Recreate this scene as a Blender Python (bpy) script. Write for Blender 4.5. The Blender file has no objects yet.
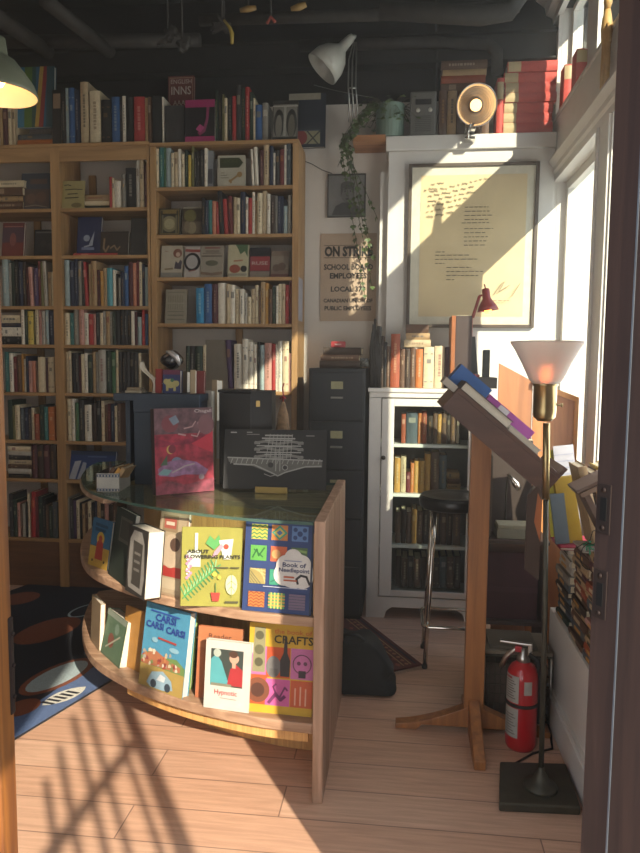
import bpy, bmesh, math, random
from math import sin, cos, pi, radians, sqrt
from mathutils import Vector, Matrix, Euler
random.seed(7)
S = bpy.context.scene
COL = S.collection

# ------------------------------------------------------------ camera
FPX = 700.0; CAMH = 1.4
YAW, PIT, ROLL = radians(6.55), radians(5.2), 0.0095
RM = Matrix.Rotation(YAW, 3, 'Z') @ Matrix.Rotation(pi/2-PIT, 3, 'X') @ Matrix.Rotation(ROLL, 3, 'Z')
cd = bpy.data.cameras.new('camera'); cam = bpy.data.objects.new('camera', cd); COL.objects.link(cam)
cam.location = (0, 0, CAMH); cam.rotation_euler = RM.to_euler()
cd.sensor_fit = 'VERTICAL'; cd.sensor_height = 24.0; cd.lens = 24.0*FPX/853.0; cd.clip_start = 0.05; cd.clip_end = 200
S.camera = cam

# ------------------------------------------------------------ world, sun, daylight, exposure
SUN = Vector((-0.472, 0.757, -0.454)).normalized()      # the way the light travels
w = bpy.data.worlds.new('world'); S.world = w; w.use_nodes = True
nt = w.node_tree; nt.nodes.clear()
wo = nt.nodes.new('ShaderNodeOutputWorld'); wb = nt.nodes.new('ShaderNodeBackground')
gr = nt.nodes.new('ShaderNodeValToRGB'); tc = nt.nodes.new('ShaderNodeTexCoord'); sx = nt.nodes.new('ShaderNodeSeparateXYZ')
nt.links.new(tc.outputs['Generated'], sx.inputs[0]); nt.links.new(sx.outputs['Z'], gr.inputs[0])
gr.color_ramp.elements[0].position = 0.0; gr.color_ramp.elements[0].color = (0.86, 0.86, 0.84, 1)
gr.color_ramp.elements[1].position = 0.7; gr.color_ramp.elements[1].color = (0.33, 0.50, 0.82, 1)
nt.links.new(gr.outputs[0], wb.inputs[0]); wb.inputs[1].default_value = 2.6
nt.links.new(wb.outputs[0], wo.inputs[0])
sd = bpy.data.lights.new('sun', 'SUN'); sun = bpy.data.objects.new('sun', sd); COL.objects.link(sun)
sun.rotation_euler = SUN.to_track_quat('-Z', 'Y').to_euler(); sun.location = (4, -6, 5)
sd.energy = 10.0; sd.angle = radians(0.6); sd.color = (1.0, 0.87, 0.69)
def area(name, loc, direction, sx_, sy_, energy, color):
    l = bpy.data.lights.new(name, 'AREA'); l.shape = 'RECTANGLE'; l.size = sx_; l.size_y = sy_; l.energy = energy; l.color = color
    o = bpy.data.objects.new(name, l); COL.objects.link(o); o.location = loc
    o.rotation_euler = Vector(direction).to_track_quat('-Z', 'Y').to_euler(); return o
# added fill lamps at the front wall and ceiling; daylight at door and window
area('front_wall_fill', (-1.75, 1.08, 1.55), (0, 1, 0.02), 1.9, 1.7, 6, (1.0, 0.94, 0.86))
area('doorway_daylight', (-0.17, 1.13, 1.15), (0, 1, 0.0), 0.8, 1.9, 5, (1.0, 0.93, 0.85))
area('window_daylight', (0.80, 2.6, 1.65), (-1, 0, -0.1), 0.9, 1.5, 13, (1.0, 0.93, 0.84))
area('ceiling_fill', (-2.6, 2.6, 3.05), (0.1, 0.1, -1), 1.2, 0.9, 4, (1.0, 0.84, 0.62))
S.view_settings.view_transform = 'Standard'; S.view_settings.look = 'None'; S.view_settings.gamma = 1
S.view_settings.use_curve_mapping = False; S.view_settings.exposure = 0.0
S.cycles.use_denoising = True
S.cycles.max_bounces = 10; S.cycles.diffuse_bounces = 5; S.cycles.transparent_max_bounces = 12
S.cycles.sample_clamp_indirect = 4.0
S.cycles.caustics_refractive = False; S.cycles.caustics_reflective = False

# ------------------------------------------------------------ measuring helpers (a pixel's sight line met with a real plane)
def ray(x, y): return RM @ Vector(((x-320)/FPX, -(y-426.5)/FPX, -1))
def PY(x, y, Y): d = ray(x, y); t = Y/d.y; return Vector((d.x*t, Y, CAMH+d.z*t))
def PX(x, y, X): d = ray(x, y); t = X/d.x; return Vector((X, d.y*t, CAMH+d.z*t))
def PZ(x, y, Z=0.0): d = ray(x, y); t = (Z-CAMH)/d.z; return Vector((d.x*t, d.y*t, Z))

# ------------------------------------------------------------ materials
def srgb(h):
    if isinstance(h, tuple): return h
    h = h.lstrip('#'); v = [int(h[i:i+2], 16)/255 for i in (0, 2, 4)]
    return tuple(((c/12.92) if c <= 0.04045 else ((c+0.055)/1.055)**2.4) for c in v)
MATS = {}
def mat(name, col, rough=0.6, metal=0.0, var=0.12, scale=18, bump=0.0, emit=None, estr=0, trans=0.0, ior=1.45, coat=0.0, alpha=1.0, sss=0):
    if name in MATS: return MATS[name]
    m = bpy.data.materials.new(name); m.use_nodes = True; n = m.node_tree; b = n.nodes['Principled BSDF']
    c = srgb(col)
    b.inputs['Roughness'].default_value = rough; b.inputs['Metallic'].default_value = metal
    b.inputs['IOR'].default_value = ior; b.inputs['Transmission Weight'].default_value = trans
    b.inputs['Coat Weight'].default_value = coat; b.inputs['Alpha'].default_value = alpha
    if sss: b.inputs['Subsurface Weight'].default_value = sss; b.inputs['Subsurface Radius'].default_value = (.05, .03, .02)
    tcn = n.nodes.new('ShaderNodeTexCoord'); ns = n.nodes.new('ShaderNodeTexNoise')
    ns.inputs['Scale'].default_value = scale; ns.inputs['Detail'].default_value = 4
    n.links.new(tcn.outputs['Object'], ns.inputs['Vector'])
    r = n.nodes.new('ShaderNodeValToRGB')
    r.color_ramp.elements[0].position = .3; r.color_ramp.elements[1].position = .7
    r.color_ramp.elements[0].color = (*[x*(1-var) for x in c], 1); r.color_ramp.elements[1].color = (*[min(1, x*(1+var)) for x in c], 1)
    n.links.new(ns.outputs['Fac'], r.inputs[0]); n.links.new(r.outputs[0], b.inputs['Base Color'])
    if bump:
        bp = n.nodes.new('ShaderNodeBump'); bp.inputs['Strength'].default_value = bump; bp.inputs['Distance'].default_value = .004
        n.links.new(ns.outputs['Fac'], bp.inputs['Height']); n.links.new(bp.outputs[0], b.inputs['Normal'])
    if emit: b.inputs['Emission Color'].default_value = (*srgb(emit), 1); b.inputs['Emission Strength'].default_value = estr
    MATS[name] = m; return m
def wood(name, c1, c2, rough=0.5, axis='X', scale=9, stretch=14, coat=0.0):
    if name in MATS: return MATS[name]
    m = bpy.data.materials.new(name); m.use_nodes = True; n = m.node_tree; b = n.nodes['Principled BSDF']
    tcn = n.nodes.new('ShaderNodeTexCoord'); mp = n.nodes.new('ShaderNodeMapping')
    sc = [stretch]*3; sc['XYZ'.index(axis)] = 0.8; mp.inputs['Scale'].default_value = sc
    n.links.new(tcn.outputs['Object'], mp.inputs[0])
    ns = n.nodes.new('ShaderNodeTexNoise'); ns.inputs['Scale'].default_value = scale*.35; ns.inputs['Detail'].default_value = 6; ns.inputs['Distortion'].default_value = .8
    n.links.new(mp.outputs[0], ns.inputs['Vector'])
    r = n.nodes.new('ShaderNodeValToRGB'); r.color_ramp.elements[0].position = .34; r.color_ramp.elements[1].position = .68
    r.color_ramp.elements[0].color = (*srgb(c1), 1); r.color_ramp.elements[1].color = (*srgb(c2), 1)
    n.links.new(ns.outputs['Fac'], r.inputs[0]); n.links.new(r.outputs[0], b.inputs['Base Color'])
    b.inputs['Roughness'].default_value = rough; b.inputs['Coat Weight'].default_value = coat
    bp = n.nodes.new('ShaderNodeBump'); bp.inputs['Strength'].default_value = .12; bp.inputs['Distance'].default_value = .003
    n.links.new(ns.outputs['Fac'], bp.inputs['Height']); n.links.new(bp.outputs[0], b.inputs['Normal'])
    MATS[name] = m; return m
def C(h, rough=0.6):            # plain printed / painted colour
    h = h.lstrip('#'); v = [int(h[i:i+2], 16) for i in (0, 2, 4)]; g_ = sum(v)/3; h = '%02x%02x%02x' % tuple(int((c*.84+g_*.16)*.84) for c in v)
    k = 'colour_'+h.lstrip('#').lower()+('' if rough == .6 else '_%d' % int(rough*100))
    return mat(k, h, rough=rough, var=.07, scale=25)

# ------------------------------------------------------------ mesh builder
class MB:
    def __init__(s): s.v = []; s.f = []; s.mi = []; s.ms = []; s.sm = []
    def m(s, material):
        if material not in s.ms: s.ms.append(material)
        return s.ms.index(material)
    def add(s, vs, fs, material, M=None, smooth=False):
        o = len(s.v); k = s.m(material)
        for v in vs:
            v = Vector(v); s.v.append(tuple(M @ v) if M else tuple(v))
        for f in fs: s.f.append([i+o for i in f]); s.mi.append(k); s.sm.append(smooth)
    def box(s, x0, x1, y0, y1, z0, z1, material, M=None):
        vs = [(x, y, z) for x in (x0, x1) for y in (y0, y1) for z in (z0, z1)]
        fs = [(0, 1, 3, 2), (4, 6, 7, 5), (0, 4, 5, 1), (2, 3, 7, 6), (0, 2, 6, 4), (1, 5, 7, 3)]
        s.add(vs, fs, material, M)
    def cham(s, x0, x1, y0, y1, z0, z1, material, c=.003, M=None):   # box with chamfered edges
        bm = bmesh.new(); bmesh.ops.create_cube(bm, size=1)
        for v in bm.verts: v.co = Vector(((x0+x1)/2+v.co.x*(x1-x0), (y0+y1)/2+v.co.y*(y1-y0), (z0+z1)/2+v.co.z*(z1-z0)))
        c = min(c, .45*min(abs(x1-x0), abs(y1-y0), abs(z1-z0)))
        bmesh.ops.bevel(bm, geom=bm.edges[:], offset=c, segments=2, affect='EDGES', profile=.6)
        s.bm(bm, material, M)
    def bm(s, bm, material, M=None, smooth=False):
        bm.verts.index_update()
        s.add([v.co.copy() for v in bm.verts], [[v.index for v in f.verts] for f in bm.faces], material, M, smooth); bm.free()
    def prism(s, pts, axis, a0, a1, material, M=None):     # 2-D outline pushed along an axis
        def P(p, a):
            if axis == 'X': return (a, p[0], p[1])
            if axis == 'Y': return (p[0], a, p[1])
            return (p[0], p[1], a)
        n = len(pts); vs = [P(p, a0) for p in pts]+[P(p, a1) for p in pts]
        fs = [list(range(n))[::-1], list(range(n, 2*n))]+[(i, (i+1) % n, n+(i+1) % n, n+i) for i in range(n)]
        s.add(vs, fs, material, M)
    def poly(s, pts, material, M=None): s.add(pts, [list(range(len(pts)))], material, M)
    def tube(s, pts, r, material, n=10, M=None, cap=True, r1=None):
        pts = [Vector(p) for p in pts]; N = len(pts); vs = []; fs = []
        t = (pts[1]-pts[0]).normalized(); a = Vector((0, 0, 1)) if abs(t.z) < .9 else Vector((1, 0, 0)); u = t.cross(a).normalized()
        for i, p in enumerate(pts):
            if i == 0: d = pts[1]-pts[0]
            elif i == N-1: d = pts[-1]-pts[-2]
            else: d = (pts[i+1]-pts[i]).normalized()+(pts[i]-pts[i-1]).normalized()
            d = d.normalized() if d.length > 1e-9 else t
            u = (u-d*u.dot(d)).normalized(); vv = d.cross(u)
            rr = r[i] if isinstance(r, (list, tuple)) else (r if r1 is None else r+(r1-r)*i/(N-1))
            for k in range(n):
                an = 2*pi*k/n; vs.append(p+(u*cos(an)+vv*sin(an))*rr)
        for i in range(N-1):
            for k in range(n): fs.append((i*n+k, i*n+(k+1) % n, (i+1)*n+(k+1) % n, (i+1)*n+k))
        if cap: fs.append(list(range(n))[::-1]); fs.append([(N-1)*n+k for k in range(n)])
        s.add(vs, fs, material, M, True)
    def lathe(s, prof, material, n=32, M=None, cap=True):           # profile of (radius, height)
        vs = []; fs = []; N = len(prof)
        for r, z in prof:
            for k in range(n): vs.append((r*cos(2*pi*k/n), r*sin(2*pi*k/n), z))
        for i in range(N-1):
            for k in range(n): fs.append((i*n+k, i*n+(k+1) % n, (i+1)*n+(k+1) % n, (i+1)*n+k))
        if cap and prof[0][0] > 1e-5: fs.append(list(range(n))[::-1])
        if cap and prof[-1][0] > 1e-5: fs.append([(N-1)*n+k for k in range(n)])
        s.add(vs, fs, material, M, True)
    def text(s, body, size, material, M, width=None, align='CENTER', extrude=.0, bold=.008):
        cu = bpy.data.curves.new('t', 'FONT'); cu.body = body; cu.size = size; cu.align_x = align; cu.extrude = extrude; cu.offset = size*bold; cu.resolution_u = 2
        ob = bpy.data.objects.new('t', cu); COL.objects.link(ob); dg = bpy.context.evaluated_depsgraph_get()
        me = bpy.data.meshes.new_from_object(ob.evaluated_get(dg))
        xs = [v.co.x for v in me.vertices] or [0, 1]; wd = max(xs)-min(xs); k = (width/wd) if width and wd > 0 else 1
        off = 0 if align == 'LEFT' else -(max(xs)+min(xs))/2
        s.add([((v.co.x+off)*k, v.co.y, v.co.z) for v in me.vertices], [list(p.vertices) for p in me.polygons], material, M)
        bpy.data.objects.remove(ob); bpy.data.curves.remove(cu); bpy.data.meshes.remove(me)
    def build(s, name, parent=None, M=None, bevel=0, merge=True):
        me = bpy.data.meshes.new(name); me.from_pydata(s.v, [], s.f)
        for m_ in s.ms: me.materials.append(m_)
        me.polygons.foreach_set('material_index', s.mi); me.polygons.foreach_set('use_smooth', s.sm)
        bm = bmesh.new(); bm.from_mesh(me)
        if merge: bmesh.ops.remove_doubles(bm, verts=bm.verts, dist=1e-6)
        bmesh.ops.recalc_face_normals(bm, faces=bm.faces); bm.to_mesh(me); bm.free()
        o = bpy.data.objects.new(name, me); COL.objects.link(o)
        if parent: o.parent = parent
        if M is not None: o.matrix_local = M
        if bevel:
            b = o.modifiers.new('b', 'BEVEL'); b.width = bevel; b.segments = 2; b.limit_method = 'ANGLE'
        return o
def tag(o, label, cat, group=None):
    o['label'] = label; o['category'] = cat
    if group: o['group'] = group
    return o
def thing(name, label, cat, loc=(0, 0, 0), rz=0, group=None):
    o = bpy.data.objects.new(name, None); COL.objects.link(o); o.location = loc; o.rotation_euler = (0, 0, rz); o.empty_display_size = .05
    return tag(o, label, cat, group)
def struct(o): o['kind'] = 'structure'; return o
def T(x=0, y=0, z=0): return Matrix.Translation((x, y, z))
def RX(a): return Matrix.Rotation(a, 4, 'X')
def RY(a): return Matrix.Rotation(a, 4, 'Y')
def RZ(a): return Matrix.Rotation(a, 4, 'Z')
FRONT = RX(pi/2)        # lays XY lettering upright, facing the door (-Y)

# ------------------------------------------------------------ setting
YW, XR, ZC = 4.30, 0.85, 3.55
white = mat('white_paint', '#cfcac2', .5, var=.04, scale=6); whitewall = mat('white_wall', '#cdc5bb', .8, var=.05, scale=4, bump=.05)
black = mat('black_ceiling_paint', '#1d1b1a', .9, var=.25, scale=5, bump=.3)
def floor_mat():
    m = bpy.data.materials.new('plank_floor'); m.use_nodes = True; n = m.node_tree; b = n.nodes['Principled BSDF']
    tcn = n.nodes.new('ShaderNodeTexCoord'); mp = n.nodes.new('ShaderNodeMapping'); n.links.new(tcn.outputs['Object'], mp.inputs[0])
    mp.inputs['Location'].default_value = (.35, .06, 0)
    br = n.nodes.new('ShaderNodeTexBrick'); n.links.new(mp.outputs[0], br.inputs[0])
    br.inputs['Scale'].default_value = 1.0; br.inputs['Brick Width'].default_value = 1.25; br.inputs['Row Height'].default_value = .16
    br.inputs['Mortar Size'].default_value = .0022; br.inputs['Mortar Smooth'].default_value = .2; br.offset = .37; br.inputs['Bias'].default_value = -.1
    br.inputs['Color1'].default_value = (*srgb('#c8a086'), 1); br.inputs['Color2'].default_value = (*srgb('#d0ab92'), 1); br.inputs['Mortar'].default_value = (*srgb('#86695a'), 1)
    mp2 = n.nodes.new('ShaderNodeMapping'); mp2.inputs['Scale'].default_value = (1.2, 16, 1); n.links.new(tcn.outputs['Object'], mp2.inputs[0])
    ns = n.nodes.new('ShaderNodeTexNoise'); ns.inputs['Scale'].default_value = 4; ns.inputs['Detail'].default_value = 7; ns.inputs['Distortion'].default_value = .5
    n.links.new(mp2.outputs[0], ns.inputs['Vector'])
    r = n.nodes.new('ShaderNodeValToRGB'); r.color_ramp.elements[0].position = .3; r.color_ramp.elements[1].position = .72
    r.color_ramp.elements[0].color = (.74, .71, .68, 1); r.color_ramp.elements[1].color = (1.1, 1.1, 1.1, 1)
    n.links.new(ns.outputs['Fac'], r.inputs[0])
    mx = n.nodes.new('ShaderNodeMix'); mx.data_type = 'RGBA'; mx.blend_type = 'MULTIPLY'; mx.inputs[0].default_value = .8
    n.links.new(br.outputs['Color'], mx.inputs[6]); n.links.new(r.outputs[0], mx.inputs[7]); n.links.new(mx.outputs[2], b.inputs['Base Color'])
    b.inputs['Roughness'].default_value = .42
    bp = n.nodes.new('ShaderNodeBump'); bp.inputs['Strength'].default_value = .25; bp.inputs['Distance'].default_value = .002
    n.links.new(br.outputs['Fac'], bp.inputs['Height']); bp.invert = True; n.links.new(bp.outputs[0], b.inputs['Normal'])
    return m
b = MB(); b.box(-4.6, 1.25, .86, YW+.1, -.1, 0, floor_mat()); struct(b.build('floor'))
b = MB(); b.box(-4.6, 1.6, -4, .86, -.2, -.1, mat('concrete', '#8c8780', .9, var=.15, scale=8, bump=.2)); struct(b.build('pavement'))
b = MB(); b.box(-4.6, 1.25, .86, YW+.1, ZC, ZC+.1, black); struct(b.build('ceiling'))
b = MB(); b.box(-4.6, 1.25, YW, YW+.1, 0, 2.93, whitewall); b.box(-4.6, 1.25, YW, YW+.1, 2.93, ZC, black); struct(b.build('wall_back'))
b = MB(); b.box(-4.7, -4.6, .86, YW+.1, 0, ZC, whitewall); struct(b.build('wall_left'))
# front wall with the doorway the camera looks through
DX0, DX1, DY, DH = -.650, .296, 1.08, 2.12
b = MB()
b.box(-4.6, DX0-.10, .90, 1.0, 0, ZC, whitewall); b.box(.50, .93, .90, 1.0, 0, ZC, whitewall); b.box(DX0-.10, .50, .90, 1.0, DH+.06, ZC, whitewall)
struct(b.build('wall_front'))
# right wall with two windows and a clerestory
WZ0, WZ1, FZ0, FZ1, CZ1 = .72, 2.42, 2.53, 2.76, 3.36
wins = [(2.13, 3.04), (3.26, 4.16)]
cler = [(2.25, 3.66), (3.80, 4.18)]; TR = (1.005, 1.99, 2.66, 3.07)
b = MB(); t0, t1 = XR, XR+.11
ys = [1.0]+[y for p in wins for y in p]+[YW]
b.box(t0, t1, 1.0, YW, 0, WZ0, white)
for i in range(0, len(ys), 2): b.box(t0, t1, ys[i], ys[i+1], WZ0, WZ1, white)
b.box(t0, t1, 2.06, YW, WZ1, FZ1, white)
b.box(t0, t1, 1.0, 2.06, WZ1, TR[2], white); b.box(t0, t1, 1.0, TR[0], TR[2], CZ1, white); b.box(t0, t1, TR[1], 2.06, TR[2], CZ1, white); b.box(t0, t1, TR[0], TR[1], TR[3], CZ1, white)
ys = [2.06]+[y for p in cler for y in p]+[YW]
for i in range(0, len(ys), 2): b.box(XR+.05 if i == 2 else t0, t1, ys[i], ys[i+1], FZ1, CZ1, white)
b.box(t0, t1, 1.0, YW, CZ1, ZC, black)
struct(b.build('wall_right'))
glass = mat('window_glass', '#f4fbff', .02, var=0, trans=1.0, ior=1.02)
def thin_glass():
    m = bpy.data.materials.new('thin_clear_glass'); m.use_nodes = True; n = m.node_tree; n.nodes.clear()
    o = n.nodes.new('ShaderNodeOutputMaterial'); mx = n.nodes.new('ShaderNodeMixShader'); tr = n.nodes.new('ShaderNodeBsdfTransparent'); gl = n.nodes.new('ShaderNodeBsdfGlossy')
    lw = n.nodes.new('ShaderNodeLayerWeight'); lw.inputs[0].default_value = .18; gl.inputs['Roughness'].default_value = .03; tr.inputs[0].default_value = (.93, .97, .96, 1)
    pw = n.nodes.new('ShaderNodeMath'); pw.operation = 'POWER'; pw.inputs[1].default_value = 4; pm = n.nodes.new('ShaderNodeMath'); pm.operation = 'MULTIPLY'; pm.inputs[1].default_value = .35
    lw.inputs[0].default_value = .5; n.links.new(lw.outputs['Facing'], pw.inputs[0]); n.links.new(pw.outputs[0], pm.inputs[0]); n.links.new(pm.outputs[0], mx.inputs[0]); n.links.new(tr.outputs[0], mx.inputs[1]); n.links.new(gl.outputs[0], mx.inputs[2]); n.links.new(mx.outputs[0], o.inputs[0]); return m
tglass = thin_glass()
def window(n_, y0, y1, z0, z1, sash=.045, mid=False):
    root = struct(bpy.data.objects.new('window_%d' % n_, None)); COL.objects.link(root); root.location = (XR+.08, (y0+y1)/2, z0)
    b = MB(); x0, x1 = XR+.05, XR+.09
    b.box(x0, x1, y0, y0+sash, z0, z1, white); b.box(x0, x1, y1-sash, y1, z0, z1, white)
    b.box(x0, x1, y0+sash, y1-sash, z0, z0+sash, white); b.box(x0, x1, y0+sash, y1-sash, z1-sash, z1, white)
    if mid: b.box(x0, x1, y0+sash, y1-sash, (z0+z1)/2-.02, (z0+z1)/2+.02, white)
    b.build('sash', root, root.matrix_basis.inverted() @ Matrix())
    b = MB(); b.box(XR+.068, XR+.074, y0+sash, y1-sash, z0+sash, z1-sash, tglass); b.build('pane', root, Matrix.Translation(-root.location))
k = 1
for (a, c) in wins: window(k, a, c, WZ0, WZ1); k += 1
for (a, c) in cler: window(k, a, c, FZ1, CZ1, .03); k += 1
window(k, TR[0], TR[1], TR[2], TR[3], .03)
for o in COL.objects:
    if o.name.startswith('sash'): o.matrix_local = Matrix.Translation(-o.parent.location)
# casings, head moulding, deep fascia board between the window rows, crown
b = MB()
for y0, y1 in [(4.16, YW), (3.04, 3.26), (1.95, 2.13)]:
    b.box(XR-.022, XR, y0+.002, y1-.002, .42, WZ1, white); b.box(XR-.034, XR-.022, y0+.012, y0+.03, .42, WZ1, white); b.box(XR-.034, XR-.022, y1-.03, y1-.012, .42, WZ1, white)
struct(b.build('trim_1', bevel=.002))
b = MB(); b.prism([(XR, WZ1), (XR-.022, WZ1), (XR-.022, WZ1+.035), (XR-.035, WZ1+.045), (XR-.035, WZ1+.07), (XR-.06, FZ0-.012), (XR-.06, FZ0), (XR, FZ0)], 'Y', 2.06, YW-.002, white)
struct(b.build('trim_2'))
b = MB(); b.box(XR-.02, XR, 2.06, YW-.002, FZ0, FZ1, white); b.box(XR-.03, XR, 2.06, YW-.002, FZ1, FZ1+.018, white); struct(b.build('trim_3', bevel=.002))
b = MB()
for y0, y1 in [(4.18, YW), (2.07, 2.25)]: b.box(XR-.02, XR, y0+.002, y1-.002, FZ1+.018, CZ1, white)
b.prism([(XR, CZ1-.03), (XR-.03, CZ1-.03), (XR-.035, CZ1+.0), (XR-.07, CZ1+.02), (XR-.08, CZ1+.06), (XR-.13, CZ1+.10), (XR-.14, CZ1+.15), (XR-.16, CZ1+.17), (XR-.16, ZC-.001), (XR, ZC-.001)], 'Y', 2.06, YW-.002, white)
struct(b.build('trim_4'))
# the white boxed-in wall panel behind the framed print, with its header board
YP = 4.12
b = MB(); PX0, PX1 = -.105, XR-.024
b.cham(PX0+.01, PX1, YP, YW, 0, 2.598, white, .004); b.cham(PX0-.006, PX1, YP-.022, YW, 2.598, 2.678, white, .006)
b.box(PX0-.035, PX0+.009, YP+.05, YW, 0.02, 2.50, white)
struct(b.build('trim_5'))
# window bench
b = MB(); b.cham(.62, XR, 1.0, 2.86, 0, .42, white, .004); struct(b.build('wall_bench'))
b = MB(); b.cham(.60, .62, 1.0, 2.86, 0, .12, white, .004); b.box(.606, .62, 1.0, 2.86, .12, .135, white); struct(b.build('baseboard_right'))
# door frame: oak leaf edge on the left, dark splayed jamb with its strike plates on the right
oak = wood('golden_oak', '#633a20', '#96602c', .5, 'Z', 9, 16); darkwood = wood('dark_jamb_wood', '#33221c', '#432e26', .7, 'Z', 9, 14)
metal_dark = mat('dark_iron', '#2a1f1b', .6, .2); steel = mat('brushed_steel', '#a9a6a0', .28, 1.0, var=.05)
root = struct(bpy.data.objects.new('door_1', None)); COL.objects.link(root); root.location = (DX0-.02, DY, 0)
Mr = Matrix.Translation(-root.location)
b = MB(); b.cham(DX0-.06, DX0+.005, DY-.045, DY, 0.008, DH, oak, .003); b.cham(DX0-.06, DX0-.010, DY-.07, DY-.045, 0.008, DH, oak, .003); b.build('door_edge', root, Mr)
b = MB(); b.cham(DX0-.02, DX0+.0075, DY-.012, DY+.002, .80, .97, metal_dark, .0035)
for z in (.83, .885, .94): b.tube([(DX0+.007, DY-.003, z), (DX0+.0095, DY-.003, z)], .004, metal_dark)
b.build('lock_plate', root, Mr)
b = MB(); b.box(DX0-.10, DX0-.06, .90, DY+.015, 0, DH+.06, darkwood); struct(b.build('trim_6'))
b = MB()
jp = [(DX1, DY), (.455, .86), (.50, .86), (.50, DY-.01), (.38, DY)]
b.prism(jp, 'Z', 0, DH+.06, darkwood); b.box(DX0-.10, .50, .90, DY, DH, DH+.06, darkwood)
o = struct(b.build('trim_7'))
ja = math.atan2(.86-DY, .455-DX1); MJ = T(DX1, DY, 0) @ RZ(ja)    # local +x runs out along the splay, -y is its face
b = MB()
for z0 in (1.02, 1.15):
    b.cham(.003, .026, -.002, .0015, z0, z0+.075, metal_dark, .001, MJ); b.box(.009, .020, -.003, 0, z0+.02, z0+.055, mat('strike_hole', '#050505', .8), MJ)
    for q in (.009, .066): b.tube([MJ @ Vector((.0145, -.003, z0+q)), MJ @ Vector((.0145, -.0045, z0+q))], .004, metal_dark)
b.build('strike_plate', o)
b = MB(); b.box(.046, .0485, -.0016, .001, 0, DH, mat('weather_strip', '#6f7780', .4, .5), MJ); b.build('weather_strip', o)
# outside: added slab shaped to cut off sunlight and the stair up to the street that throws the bars of shade
ext = MB(); conc = mat('grey_render', '#77736e', .9)
ext.prism([(.58, 1.90), (.88, 2.28), (.93, 2.6), (1.26, 2.85), (1.9, 3.6), (1.9, 4.4), (-1.2, 4.4), (-1.2, .6), (.2, 1.5)], 'Y', -.95, -.80, conc)
struct(ext.build('sun_block_slab'))
def rail_pt(px, py):
    p = PZ(px, py); k = (p.y+.6)/SUN.y; return Vector((p.x-SUN.x*k, -.6, -SUN.z*k))
b = MB(); iron = mat('black_railing_iron', '#151515', .5, .6)
r0, r1 = rail_pt(51.6, 852), rail_pt(134, 742); dr = (r1-r0)
b.tube([r0-dr*1.2, r1+dr*.05], .018, iron, 10)
sb, st = [], []
for (bx, by, tx, ty) in [(82, 853, 46, 780), (103, 842, 59, 747), (125, 836, 73, 716), (150, 838, 84, 697), (163, 820, 100, 680)]:
    p = rail_pt(tx, ty); b.tube([(p.x, p.y, p.z), (p.x, p.y, .2)], .012, iron, 8); sb.append(p)
p = rail_pt(123.7, 700); b.box(p.x-.022, p.x+.022, p.y-.02, p.y+.02, -.1, p.z+.1, iron)
b.box(p.x-1.2, p.x+.02, -.61, -.59, .12, .16, iron)
rl = b.build('stair_railing'); tag(rl, 'black iron stair railing outside the door, behind the viewer', 'railing')

# ============================================================ bookcases
pine = wood('pine_case', '#8f6b42', '#b08a5c', .55, 'Z', 8, 10); pineh = wood('pine_shelf', '#8f6b42', '#b08a5c', .55, 'X', 8, 10)
YF, YB = 4.0, 4.28      # front edge of the cases, back against the wall
def zat(px, py, Y=4.0): return PY(px, py, Y).z
def bookcase(label, xl, xr, posts, shelves, ztop, brace, apron=True):
    root = thing('bookcase', label, 'bookcase', ((xl+xr)/2, YF, 0)); Mi = Matrix.Translation(-root.location)
    for (a, c) in posts:
        b = MB(); b.cham(a, c, YF, YB, 0, ztop-.02, pine, .002); b.build('side_panel', root, Mi)
    b = MB(); b.cham(xl, xr, YF-.004, YB, ztop-.02, ztop, pineh, .003); b.build('top_board', root, Mi)
    if apron:
        b = MB(); b.cham(xl, xr, YF+.002, YF+.02, ztop-.10, ztop-.02, pineh, .002); b.build('rail', root, Mi)
    for (a, c, z) in shelves:
        b = MB(); b.cham(a, c, YF+.004, YB-.01, z-.02, z, pineh, .002); b.build('shelf', root, Mi)
    b = MB(); b.cham(xl+.01, xr-.01, YF+.015, YF+.03, 0, min(z for _, _, z in shelves)-.022, wood('dark_kick_wood', '#5a3a22', '#6e4a2e', .6, 'X'), .002); b.build('kick_board', root, Mi)
    for x in brace:
        b = MB(); b.cham(x-.022, x+.022, YB-.006, YB+.012, .3, ztop-.11, pine, .002); b.build('brace', root, Mi)
    return root
LA = [207.5, 255, 306, 345, 393.5, 442, 481, 541]
zA = [zat(100, y) for y in LA]
PL = [(-2.62, -2.60), (-2.062, -2.006), (-1.478, -1.462)]
sh = []
for z in zA: sh += [(-2.60, -2.062, z), (-2.006, -1.478, z)]
bookcase('tall pine bookcase of two bays against the back wall, left of the other', -2.62, -1.462, PL, sh, 2.655, [-1.93, -2.3])
LC = [186, 234, 277, 323.5, 391, 440, 490, 541]
zC = [zat(220, y) for y in LC]
bookcase('tall pine bookcase right of the two-bay one, its end post half sunlit', -1.458, -.594, [(-1.458, -1.425), (-.628, -.594)], [(-1.425, -.628, z) for z in zC], 2.645, [-1.0], apron=False)
b = MB(); b.cham(-.5, 0, 0, .002, 0, 1, white); del b
# pale paper label stuck on the end post
p0 = PY(297, 276, YF-.001); p1 = PY(303, 320, YF-.001)
b = MB(); b.box(-.5939, -.5929, YF+.03, YF+.19, p1.z, p0.z, C('#bdb8c4')); tag(b.build('paper_strip'), 'narrow pale paper strip stuck on the sunlit bookcase end post', 'paper')

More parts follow.
